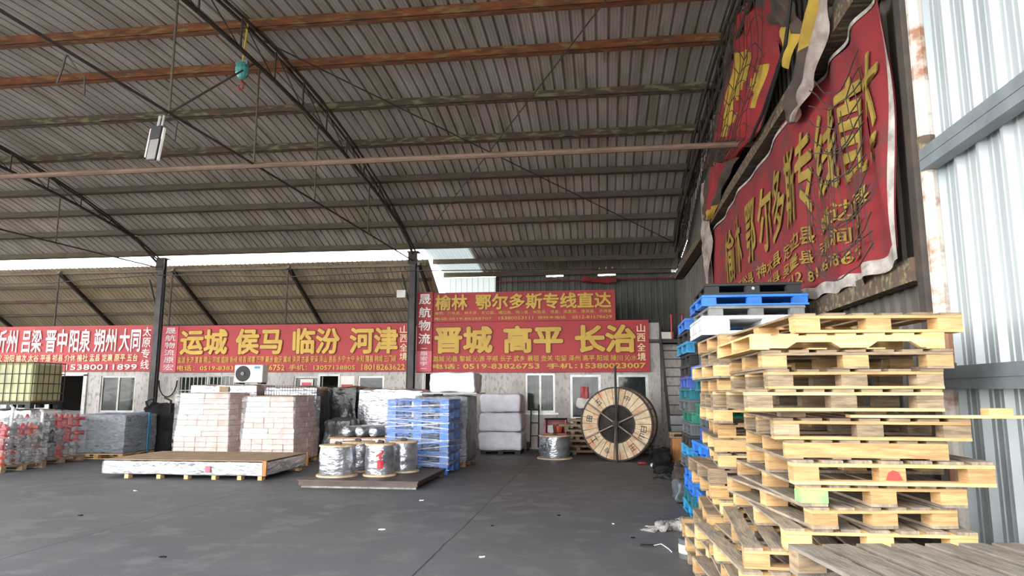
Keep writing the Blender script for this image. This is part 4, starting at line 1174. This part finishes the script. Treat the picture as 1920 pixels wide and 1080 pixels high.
# loads behind the cartons
t = wrapped('wrapped_stack', 'silver film wrapped load carrying the air conditioner unit', -10.6, -8.75, 16.9, 18.0, 1.78, 'foil', None, group=FL, seed=12)
f = MB(); f.box(-9.75, -9.5, 16.86, 16.872, 1.6, 1.74); f.build('paper_label', MT['carton_top'], t)
t = thing('air_conditioner_unit', 'white outdoor air conditioner unit with a round black fan on the silver load', 'air conditioner', (-9.1, 17.2, 1.82), wspace=True)
f = MB(); f.box(-9.5, -8.72, 17.1, 17.4, 1.84, 2.3, None, .015); f.build('housing', MT['white_box'], t)
f = MB()
for k in range(5): f.lathe([(.2 - k * .04, 0), (.205 - k * .04, -.012), (.19 - k * .04, -.012)], 24, Matrix.Translation((-9.26, 17.1, 2.07)) @ Matrix.Rotation(R(-90), 4, 'X') @ Matrix.Scale(-1, 4, (0, 0, 1)))
f.lathe([(.205, 0), (.205, .006), (0, .006)], 24, Matrix.Translation((-9.26, 17.1, 2.07)) @ Matrix.Rotation(R(90), 4, 'X')); fg = f.build('fan_grille', MT['black'], t)
f = MB(); f.lathe([(.0, .02), (.05, .02), (.05, .0), (0, 0)], 16, Matrix.Translation((-9.26, 17.085, 2.07)) @ Matrix.Rotation(R(90), 4, 'X')); f.build('fan_hub', MT['grey_obj'], t).parent = fg
f = MB(); f.box(-8.95, -8.8, 17.09, 17.1, 2.2, 2.26); f.build('name_plate', MT['sky'], t)
f = MB(); f.box(-9.45, -9.35, 17.1, 17.4, 1.8, 1.84); f.box(-8.85, -8.75, 17.1, 17.4, 1.8, 1.84); f.build('foot', MT['black'], t)
t = wrapped('wire_crate', 'wire mesh sided load in clear film behind the right carton stack', -8.5, -7.1, 16.8, 18.0, 1.72, 'foil', None, group=FL, seed=14)
f = MB()
for k in range(22): f.tube([(-8.58 + k * .072, 16.76, .15), (-8.58 + k * .072, 16.76, 1.76)], .006, 4)
for k in range(14): f.tube([(-8.58, 16.76, .2 + k * .12), (-7.05, 16.76, .2 + k * .12)], .006, 4)
for k in range(10): f.tube([(-7.02, 16.76 + k * .13, .15), (-7.02, 16.76 + k * .13, 1.76)], .006, 4)
f.build('mesh_side', MT['steel_dark'], t)
wrapped('wrapped_stack', 'tall glossy black film wrapped load left of the silver foil load', -6.95, -6.25, 17.3, 18.4, 1.72, 'black_film', None, group=FL, seed=15, amp=.05)
wrapped('wrapped_stack', 'silver foil wrapped load behind the blue pallets', -6.1, -4.45, 17.0, 18.2, 1.66, 'foil', None, group=FL, seed=16, amp=.04)
wrapped('wrapped_stack', 'low dark film wrapped bundle behind the silver rolls', -6.6, -5.95, 16.05, 16.8, .95, 'foil_dark', None, group=FL, seed=17, amp=.05)

# pink cartons with silver rolls on top
t = thing('carton_stack', 'low block of pink cartons under the three silver rolls', 'pallet load', (-5.25, 15.2, 0), group='film wrapped carton stacks', wspace=True)
base_pallet(t, -5.85, -4.6, 14.6, 15.8, .12, 'pine_side')
for r_ in range(3):
    for k in range(4):
        f = MB(); f.box(-5.84 + k * .31, -5.84 + (k + 1) * .31 - .006, 14.6, 15.78, .122 + r_ * .165, .122 + (r_ + 1) * .165 - .004, None, .008); f.build('carton', MT['carton'], t)
f = MB(); f.box(-5.88, -4.56, 14.57, 15.83, .617, .635); f.build('top_board', MT['carton_top'], t)
for k in range(3):
    t = thing('foil_roll', ['left', 'middle', 'right'][k] + ' one of three silver wrapped rolls lying on the pink cartons', 'roll', (-5.5 + k * .3, 14.62, .755), rz=R(-12), group='silver rolls on the pink cartons')
    f = MB(); f.lathe([(.0, -.01), (.05, -.012), (.1, .0), (.118, .03), (.118, 1.1), (.1, 1.13), (0, 1.14)], 20, Matrix.Rotation(R(-90), 4, 'X')); f.build('foil_wrap', MT['foil'], t, smooth=True)

# steel platform with four cable spools
t = thing('steel_platform', 'low dark steel plate platform carrying four silver spools', 'platform', (-4.1, 12.7, 0), wspace=True)
f = MB(); f.box(-5.15, -3.05, 11.5, 13.55, .11, .135); f.build('plate', MT['plate'], t)
f = MB()
for y in (11.52, 12.5, 13.45): f.box(-5.13, -3.07, y, y + .06, .04, .11)
for x in (-5.1, -4.1, -3.15): f.box(x, x + .06, 11.58, 13.45, .04, .108)
f.build('under_frame', MT['plate'], t)
for y in (11.56, 13.4):
    f = MB(); f.box(-5.1, -3.1, y, y + .06, 0, .04); f.build('runner', MT['rag'], t)
def spool(x, y, z, r, h, label, group='silver wrapped cable spools', red=False):
    t = thing('cable_spool', label, 'spool', (x, y, z), group=group)
    f = MB(); f.lathe([(r, 0), (r, .03), (0, .03)], 28); f.build('bottom_flange', MT['reelwood'], t)
    f = MB(); f.lathe([(r * .9, h - .03), (r * .9, h), (.1, h), (.1, h - .02)], 28); f.build('top_flange', MT['reelwood'], t)
    f = MB(); n = 40
    def P(u, v):
        a = u * 2 * math.pi; w = .82 + .05 * math.sin(v * 3.14) ** .5
        q = Vector((math.cos(a) * 3, math.sin(a) * 3, v * 3 + x * 5))
        rr = r * (w + .05 * noise.noise(q * 1.1) + .03 * noise.noise(Vector((q.x * 2, q.y * 2, v + x))))
        return (rr * math.cos(a), rr * math.sin(a), .03 + v * (h - .06))
    f.grid(P, n, 10); fw = f.build('foil_wrap', MT['foil'], t, smooth=True)
    f = MB(); f.puffy(-.05, .06, -.05, .05, h, h + .05, .02, 8, .02, 4, 3); f.build('cable_end', MT['plate'], t)
    if red:
        f = MB(); rr = r * .93
        g = lambda a0, z0: (rr * math.sin(a0), -rr * math.cos(a0), z0)
        f.grid(lambda u, v: g(.12 + u * (.34 + .1 * math.sin(v * 3)), .14 + .15 * v), 6, 4); f.grid(lambda u, v: g(.0 + u * .5 + .3 * v * (1 - u), .33 + .04 * v + .05 * math.sin(u * 7)), 8, 3); f.grid(lambda u, v: g(.38 + u * .1, .38 + v * .07), 2, 3)
        f.build('red_marks', MT['red_obj'], t).parent = fw
    return t
ZP = .136
spool(-4.69, 12.12, ZP, .36, .54, 'silver wrapped spool at front left of the steel platform')
spool(-4.62, 12.95, ZP, .36, .54, 'silver wrapped spool half hidden at back left of the steel platform')
spool(-3.96, 12.28, ZP, .3, .56, 'silver wrapped spool with red marks at front of the steel platform', red=True)
spool(-3.72, 12.92, ZP, .3, .56, 'silver wrapped spool behind the red marked one, beside the blue pallets')
spool(-1.19, 17.3, 0, .43, .56, 'single silver wrapped spool on the floor left of the big reel')

# blue pallet stack in film
t = thing('blue_pallet_stack', 'stack of bright blue plastic pallets wound in white film', 'pallet load', (-3.65, 14.2, 0), wspace=True)
n = 7; h = 1.46 / n
for k in range(n):
    z = k * h
    g = MB(); g.box(-4.27, -3.03, 13.62, 14.82, z + h * .8, z + h - .004, None, .008)
    for x in (-4.27, -3.74, -3.2):
        for y in (13.63, 14.15, 14.66): g.box(x, x + .17, y, y + .15, z + h * .14, z + h * .8)
    for y in (13.62, 14.68): g.box(-4.27, -3.03, y, y + .14, z, z + h * .14)
    if k: g.box(-4.27, -4.13, 13.76, 14.68, z, z + h * .13); g.box(-3.17, -3.03, 13.76, 14.68, z, z + h * .13)
    g.build('pallet_layer', MT['blue'], t)
f = MB(); rn = random.Random(5)
for k in range(17):
    z0 = .16 + rn.random() * 1.2; dz = rn.uniform(-.16, .16); w = rn.uniform(.006, .026)
    o = .006 + rn.random() * .02
    p = [(-4.28 - o, 13.61 - o), (-3.02 + o, 13.61 - o), (-3.02 + o, 14.83 + o), (-4.28 - o, 14.83 + o), (-4.28 - o, 13.61 - o)]
    zz = [z0, z0 + dz, z0 + dz * .5, z0 - dz * .3, z0]
    for s_ in range(4):
        f.add([(p[s_][0], p[s_][1], zz[s_]), (p[s_ + 1][0], p[s_ + 1][1], zz[s_ + 1]), (p[s_ + 1][0], p[s_ + 1][1], zz[s_ + 1] + w), (p[s_][0], p[s_][1], zz[s_] + w)], [(0, 1, 2, 3)])
f.build('film_bands', MT['film_white'], t)
f = MB(); f.puffy(-4.3, -3.0, 13.59, 14.85, .14, 1.47, .008, 4, .02, 14, 6); f.build('stretch_wrap', film_mat('thin_film', srgb(220, 226, 236), clear=.78, bscale=7), t, smooth=True)
wrapped('wrapped_stack', 'grey film wrapped stack behind the blue pallets, under a white bale', -4.1, -2.95, 15.1, 16.3, 1.49, 'foil_dark', 'film_grey', group=FL, seed=22)
# white bales
f = MB(); f.box(-3.95, -2.72, 15.08, 16.2, 1.555, 1.587, None, .015)
tag(f.build('white_tray', MT['white_box']), 'flat white tray under the top white bale', 'tray')
GB = 'white fabric covered bales'
f = MB(); f.puffy(-3.8, -2.78, 15.15, 16.1, 1.587, 2.03, .03, 3, .07, 16, 31)
tag(f.build('white_bale', MT['bale'], smooth=True), 'white bale on the tray above the blue pallets', 'bale', GB)
for k, w in enumerate(('lowest', 'middle', 'topmost')):
    f = MB(); f.puffy(-3.25 + .02 * k, -2.1 - .015 * k, 18.2, 19.2, .09 + k * .492, .075 + (k + 1) * .492, .022, 3, .09, 16, 40 + k)
    tag(f.build('white_bale', MT['bale'], smooth=True), '%s of three stacked white bales right of the blue pallets' % w, 'bale', GB)
f = MB(); f.box(-3.2, -2.15, 18.3, 19.1, .06, .09); f.box(-3.2, -3.06, 18.3, 19.1, 0, .06); f.box(-2.74, -2.6, 18.3, 19.1, 0, .06); f.box(-2.29, -2.15, 18.3, 19.1, 0, .06)
tag(f.build('black_skid', MT['black']), 'low black skid under the three white bales', 'skid')
t = thing('hand_truck', 'dark hand truck standing right of the white bales', 'hand truck', (-1.8, 19.2, 0), wspace=True)
f = MB(); f.tube([(-2.0, 19.4, .1), (-2.0, 19.65, 1.25)], .022, 6); f.tube([(-1.78, 19.4, .1), (-1.78, 19.65, 1.25)], .022, 6)
for z in (.4, .75, 1.1): f.tube([(-2.0, 19.4 + (z - .1) * .217, z), (-1.78, 19.4 + (z - .1) * .217, z)], .016, 6)
f.build('truck_frame', MT['black'], t)
for x in (-2.07, -1.71):
    g = MB(); g.lathe([(.03, -.03), (.12, -.03), (.12, .03), (.03, .03)], 16, Matrix.Translation((x, 19.45, .12)) @ Matrix.Rotation(R(90), 4, 'Y')); g.build('wheel', MT['tyre'], t)
f = MB(); f.box(-2.02, -1.76, 19.2, 19.4, .01, .03); f.build('toe_plate', MT['black'], t)

# things between the bales and the reel
def red_crate(x, y, label):
    t = thing('red_crate', label, 'crate', (x, y, 0), group='dark red crates at the office wall', wspace=True)
    f = MB(); f.box(x - .3, x + .3, y - .25, y + .25, 0, .05); f.box(x - .3, x - .26, y - .25, y + .25, .05, .85); f.box(x + .26, x + .3, y - .25, y + .25, .05, .85); f.box(x - .26, x + .26, y + .21, y + .25, .05, .85); f.box(x - .26, x + .26, y - .25, y + .21, .45, .49)
    f.build('crate_shell', MT['red_obj'], t)
    f = MB(); f.box(x - .3, x + .3, y - .25, y + .25, .85, .88); f.build('crate_lid', MT['tarp'], t)
    for k, (dx, dz, mt) in enumerate(((-.14, .49, 'litter'), (.1, .49, 'orange_obj'), (-.1, .05, 'grey_obj'), (.12, .05, 'red_obj'))):
        g = MB(); g.puffy(x + dx - .09, x + dx + .09, y - .2, y, dz, dz + .22, .03, 6, .04, 5, k); g.build('content', MT[mt], t, smooth=True)
red_crate(-1.75 + .45, 19.5, 'dark red crate behind the single floor spool')
red_crate(-.45, 19.55, 'dark red crate half hidden by the big reel')
PB = 'boards in the weathered pile'
for k in range(7):
    t = MB(); t.box(-1.0, 1.1, 0, .5, 0, .055)
    o = t.build('timber_bundle', MT['old']); o.location = (.05 + [0, .1, -.12, .08, -.05, -.2, .02][k], 18.35 + .02 * k, .06 + k * .13); o.rotation_euler.z = R([0, 2, -2, 1, -3, 3, 0][k])
    tag(o, 'grey weathered board layer behind the big reel, %s of the pile' % (['lowest', 'second', 'third', 'fourth', 'fifth', 'sixth', 'topmost'][k]), 'boards', PB)
    f = MB(); f.box(-.85, -.75, .02, .48, -.075, 0) if k else f.box(-.85, -.75, .02, .48, -.06, 0); f.box(.75, .85, .02, .48, -.07 if k else -.06, 0); q = f.build('spacer', MT['old'], o)

# the big wooden cable reel
RC = Vector((.3, 16.72, 0.0)); RR = .86
t = thing('cable_reel', 'huge wooden cable reel with radial planks and steel spokes standing upright', 'reel', tuple(RC), rz=R(-14))
A = Matrix.Translation((0, 0, RR)) @ Matrix.Rotation(R(90), 4, 'X')      # local z of the lathe -> towards the camera
def ring(y0, y1, ri, ro, n=60):
    f = MB(); f.lathe([(ri, y0), (ro, y0), (ro, y1), (ri, y1), (ri, y0)], n, A); return f
for side, yy in ((0, 0.0), (1, -.62)):
    n = 30; f = MB(); rn = random.Random(8 + side)
    for k in range(n):
        a0 = 2 * math.pi * k / n + .008; a1 = 2 * math.pi * (k + 1) / n - .008
        d = rn.uniform(-.006, .006)
        pts = []
        for z in (yy - .05 + d, yy + d):
            for r_, a in ((.44, a0), (RR - .03, a0), (RR - .03, (a0 + a1) / 2), (RR - .03, a1), (.44, a1)):
                pts.append((r_ * math.cos(a), r_ * math.sin(a), z))
        f.add(pts, [(5, 6, 7, 8, 9), (4, 3, 2, 1, 0), (0, 1, 6, 5), (1, 2, 7, 6), (2, 3, 8, 7), (3, 4, 9, 8), (4, 0, 5, 9)], A)
    fl_ = f.build('flange', MT['reelwood'], t)
    if side == 0: front_flange = fl_
    ring(yy - .06, yy + .015, RR - .035, RR, 64).build('rim', MT['steel_dark'], t)
    ring(yy - .05, yy + .012, .42, .45, 48).build('hub_ring', MT['steel_dark'], t)
    f = MB()
    for k in range(6):
        a = R(25 + 60 * k)
        p = A @ Vector((.06 * math.cos(a), .06 * math.sin(a), yy + .02)); q = A @ Vector(((RR - .04) * math.cos(a), (RR - .04) * math.sin(a), yy + .02))
        f.tube([p, q], .02, 6)
    f.build('spoke', MT['spoke'], t)
    f = MB(); f.lathe([(0, yy - .05), (.09, yy - .05), (.09, yy + .04), (0, yy + .04)], 16, A); f.build('hub', MT['steel_dark'], t)
f = MB(); n = 40
f.lathe([(.46, -.6), (.46, -.06)], 40, A); f.build('drum', MT['old'], t)
for k, ch in enumerate('田工专王日五中山'):
    a = R([170, 215, 250, 305, 20 - 30, 130, 65, 335][k])
    f = MB()
    c = Vector((.65 * math.cos(a), .65 * math.sin(a), .009)); rot = a - math.pi / 2
    put_text(f, ch, -.07, .07, -.07, .07, lambda x, z, d=0: tuple(A @ (c + Vector((x * math.cos(rot) - z * math.sin(rot), x * math.sin(rot) + z * math.cos(rot), 0)))), .01)
    f.build('plank_mark', MT['ink'], t).parent = front_flange
f = MB(); f.tube([(.3, 16.45, .0), (.3, 16.5, 2.2)], .03, 8)
f.v = [(x, y + .1 if False else y, z) for x, y, z in f.v]
tag(f.build('steel_pole', MT['black']), 'dark thin pole standing in front of the big reel', 'pole')
t = thing('gift_ornament', 'red and white ornament hanging on the glazed door left of the reel', 'ornament', (-.5, 19.9, 1.0), wspace=True)
f = MB(); f.puffy(-.62, -.4, 19.92, 19.98, 1.35, 1.75, .03, 5, .03, 6, 3, False); f.build('red_part', MT['red_obj'], t, smooth=True)
f = MB(); f.puffy(-.75, -.35, 19.9, 19.97, 1.15, 1.42, .05, 5, .03, 6, 4, False); f.build('white_part', MT['litter'], t, smooth=True)
t = thing('red_lantern', 'round dark red lantern hanging inside the left doorway', 'lantern', (-16.7, 21.7, 1.5), wspace=True)
f = MB(); f.lathe([(.02, 1.42), (.12, 1.45), (.18, 1.62), (.12, 1.8), (.02, 1.83)], 14, Matrix.Translation((-16.95, 21.7, 0))); f.build('lantern_body', MT['red_obj'], t, smooth=True)
f = MB(); f.tube([(-16.95, 21.7, 1.82), (-16.95, 21.7, 3.55)], .006, 4); f.build('cord', MT['black'], t)

# steel stair at the right end of the office
t = thing('steel_stair', 'steep dark steel stair leading up beside the right signs', 'stair', (1.9, 18.2, 0), kind='structure', wspace=True)
f = MB()
for x in (1.62, 2.2): f.bar((x, 17.3, .15), (x, 19.75, 3.05), .05, .17)
f.build('stringer', MT['column'], t)
for k in range(12):
    u = (k + .6) / 12; g = MB(); y = 17.3 + 2.45 * u; z = .15 + 2.9 * u
    g.box(1.64, 2.18, y - .1, y + .1, z, z + .025); g.build('tread', MT['column'], t)
f = MB(); f.box(1.33, 2.35, 19.75, 21.0, 2.98, 3.06); f.build('landing', MT['column'], t)
f = MB()
for x in (1.58,): f.tube([(x, 17.35, .2), (x, 17.35, 1.1), (x, 19.75, 4.0)], .022, 6); f.tube([(x, 18.5, 1.6), (x, 18.5, 2.5)], .018, 6)
f.build('handrail', MT['column'], t)
t = MB(); t.tube([(1.95, 19.78, 3.06), (1.95, 19.78, 3.75), (2.25, 19.78, 3.75), (2.25, 19.78, 3.06)], .03, 6)
tag(t.build('red_barrier', MT['red_obj']), 'small red tube frame at the top of the steel stair', 'frame')
f = MB(); f.box(1.66, 2.0, 19.85, 20.2, 3.07, 3.27, None, .01)
tag(f.build('white_carton', MT['white_box']), 'bright white box on the landing right of the signs', 'box')
f = MB(); f.puffy(1.75, 2.25, 18.9, 19.3, 0, 1.0, .05, 3, .05, 8, 9)
tag(f.build('white_sack', MT['bale'], smooth=True), 'white sack standing behind the foot of the steel stair', 'sack')
# kraft box and clutter at the stair foot
t = thing('kraft_box', 'brown wooden box with an open top at the foot of the stair', 'box', (1.78, 16.7, 0), wspace=True)
f = MB(); f.box(1.55, 1.98, 16.45, 16.48, .0, .56); f.box(1.55, 1.98, 16.9, 16.93, .0, .56); f.box(1.55, 1.58, 16.48, 16.9, 0, .56); f.box(1.95, 1.98, 16.48, 16.9, 0, .56); f.box(1.58, 1.95, 16.48, 16.9, 0, .03); f.build('box_walls', MT['kraft'], t)
t = thing('wooden_pallet', 'small wooden pallet lying across the foot of the stair', 'pallet', (1.9, 17.0, .56), wspace=True)
f = MB()
f.box(1.5, 2.3, 16.5, 16.95, .66, .685); f.build('top_boards', MT['pine_side'], t)
f = MB(); f.box(1.5, 2.3, 16.5, 16.95, .565, .59); f.build('bottom_boards', MT['old'], t)
for x in (1.5, 1.85, 2.2):
    g = MB(); g.box(x, x + .1, 16.52, 16.93, .59, .66); g.build('block', MT['old'], t)
f = MB(); f.puffy(1.6, 2.25, 17.1, 17.5, 0.0, .5, .08, 4, .1, 8, 2)
tag(f.build('junk_heap', MT['grey_obj'], smooth=True), 'heap of dark scrap under the lower treads', 'scrap')

# floor litter along the foot of the stacks
def lump(name, label, cat, mat, x0, x1, y0, y1, h, seed, amp=.05, freq=4, rnd=.04):
    f = MB(); f.puffy(x0, x1, y0, y1, 0, h, amp, freq, rnd, 10, seed)
    return tag(f.build(name, MT[mat], smooth=True), label, cat, 'litter at the foot of the pallet stacks')
lump('black_bag', 'crumpled black plastic bag right of the big reel', 'bag', 'tarp', 1.05, 1.45, 16.0, 16.38, .35, 1, .08)
lump('black_bag', 'flat black plastic sheet on the floor below the kraft box', 'bag', 'tarp', 1.0, 1.55, 14.3, 14.9, .16, 2, .07)
lump('dark_cloth', 'dark brown cloth heap before the blue plastic pallets', 'cloth', 'torn_brown', 1.25, 1.7, 12.9, 13.4, .3, 3, .09)
lump('white_paper_bag', 'torn white paper lying right of the big reel', 'paper', 'litter', 1.0, 1.25, 15.6, 15.8, .06, 4, .03)
lump('grey_sack', 'grey teal sack slumped at the foot of the farther plastic stack', 'sack', 'slate', 1.02, 1.32, 10.6, 11.1, .3, 5, .06)
lump('red_box', 'dark red box lid on the floor right of the big reel', 'box', 'red_obj', .75, .95, 16.05, 16.2, .05, 6, .01)
f = MB(); f.puffy(.62, .98, 8.5, 8.75, 0, .1, .09, 7, .04, 14, 7); rn = random.Random(2)
for k in range(9):
    y = 8.5 + .03 * k; f.tube([(.7, y, .05), (.62, y + rn.uniform(-.05, .05), .03), (.5 + rn.uniform(0, .06), y + rn.uniform(-.1, .1), .012), (.4 + rn.uniform(0, .1), y + rn.uniform(-.15, .1), .008)], .008, 4)
tag(f.build('grey_rag', MT['rag'], smooth=True), 'long pale grey frayed rag on the floor left of the wooden stacks', 'rag', 'litter at the foot of the pallet stacks')
f = MB(); rn = random.Random(6)
for k in range(7):
    cx, cy, r_ = 1.15 + rn.uniform(-.15, .15), 13.7 + rn.uniform(-.35, .3), rn.uniform(.08, .2)
    f.tube([(cx + r_ * math.cos(a * .5) * 1.2, cy + r_ * math.sin(a * .5), .02 + .02 * k * (a % 3) * .4) for a in range(11)], .012, 4)
tag(f.build('black_strap', MT['tyre']), 'tangle of black straps on the floor left of the dark cloth heap', 'strap', 'litter at the foot of the pallet stacks')
for i, (x0, x1, y0, y1, h, lb) in enumerate(((.86, 1.0, 8.2, 8.34, .2, 'short wood block standing below the grey rag'), (.96, 1.05, 7.85, 7.98, .22, 'narrow wood offcut left of the wooden stacks'))):
    f = MB(); f.box(x0, x1, y0, y1, 0, h); tag(f.build('wood_block', MT['pine_side']), lb, 'wood block')
t = thing('paint_can', 'squat metal can with a yellow label near the foot of the wooden stacks', 'can', (.82, 7.25, 0), rz=R(20))
f = MB(); f.lathe([(.11, 0), (.11, .17), (.1, .18), (0, .175)], 18); f.build('can_body', MT['slate'], t)
f = MB(); f.lathe([(.112, .05), (.112, .13)], 18); f.build('can_label', MT['cream'], t)
f = MB(); f.tube([(.1, 0, .17), (.16, -.05, .26), (.1, -.1, .3), (.02, -.1, .17)], .004, 5); f.build('can_handle', MT['chrome'], t)
f = MB(); f.box(.36, .5, 7.68, 7.76, 0, .015, None, .004); q = tag(f.build('black_remote', MT['black']), 'small black device with a thin white lead lying on the floor', 'device')
f = MB(); f.tube([(.5, 7.72, .008), (.58, 7.75, .02), (.64, 7.6, .006), (.66, 7.45, .006)], .005, 5)
f.build('lead', MT['litter'], q)
rn = random.Random(17)
LB = ['near the front edge of the photo', 'left of centre', 'in the middle of the floor', 'right of the long joint', 'close to the steel platform', 'toward the left', 'in front of the long package', 'near the second joint', 'on the bare floor to the right', 'below the grey rag']
for i, (x, y) in enumerate(((-1.2, 7.0), (-4.3, 6.6), (-2.6, 8.2), (-.6, 9.4), (-2.7, 10.4), (-6.8, 8.6), (-7.6, 10.8), (-1.35, 8.6), (.1, 8.9), (.3, 8.1))):
    w = rn.uniform(.015, .04); f = MB(); f.puffy(x - w, x + w, y - .015, y + .015, 0, .012, .008, 20, .005, 4, i)
    tag(f.build('litter_scrap', MT['litter' if i % 2 == 0 else 'tarp']), ('white' if i % 2 == 0 else 'dark') + ' litter scrap ' + LB[i], 'litter', 'small scraps on the floor')
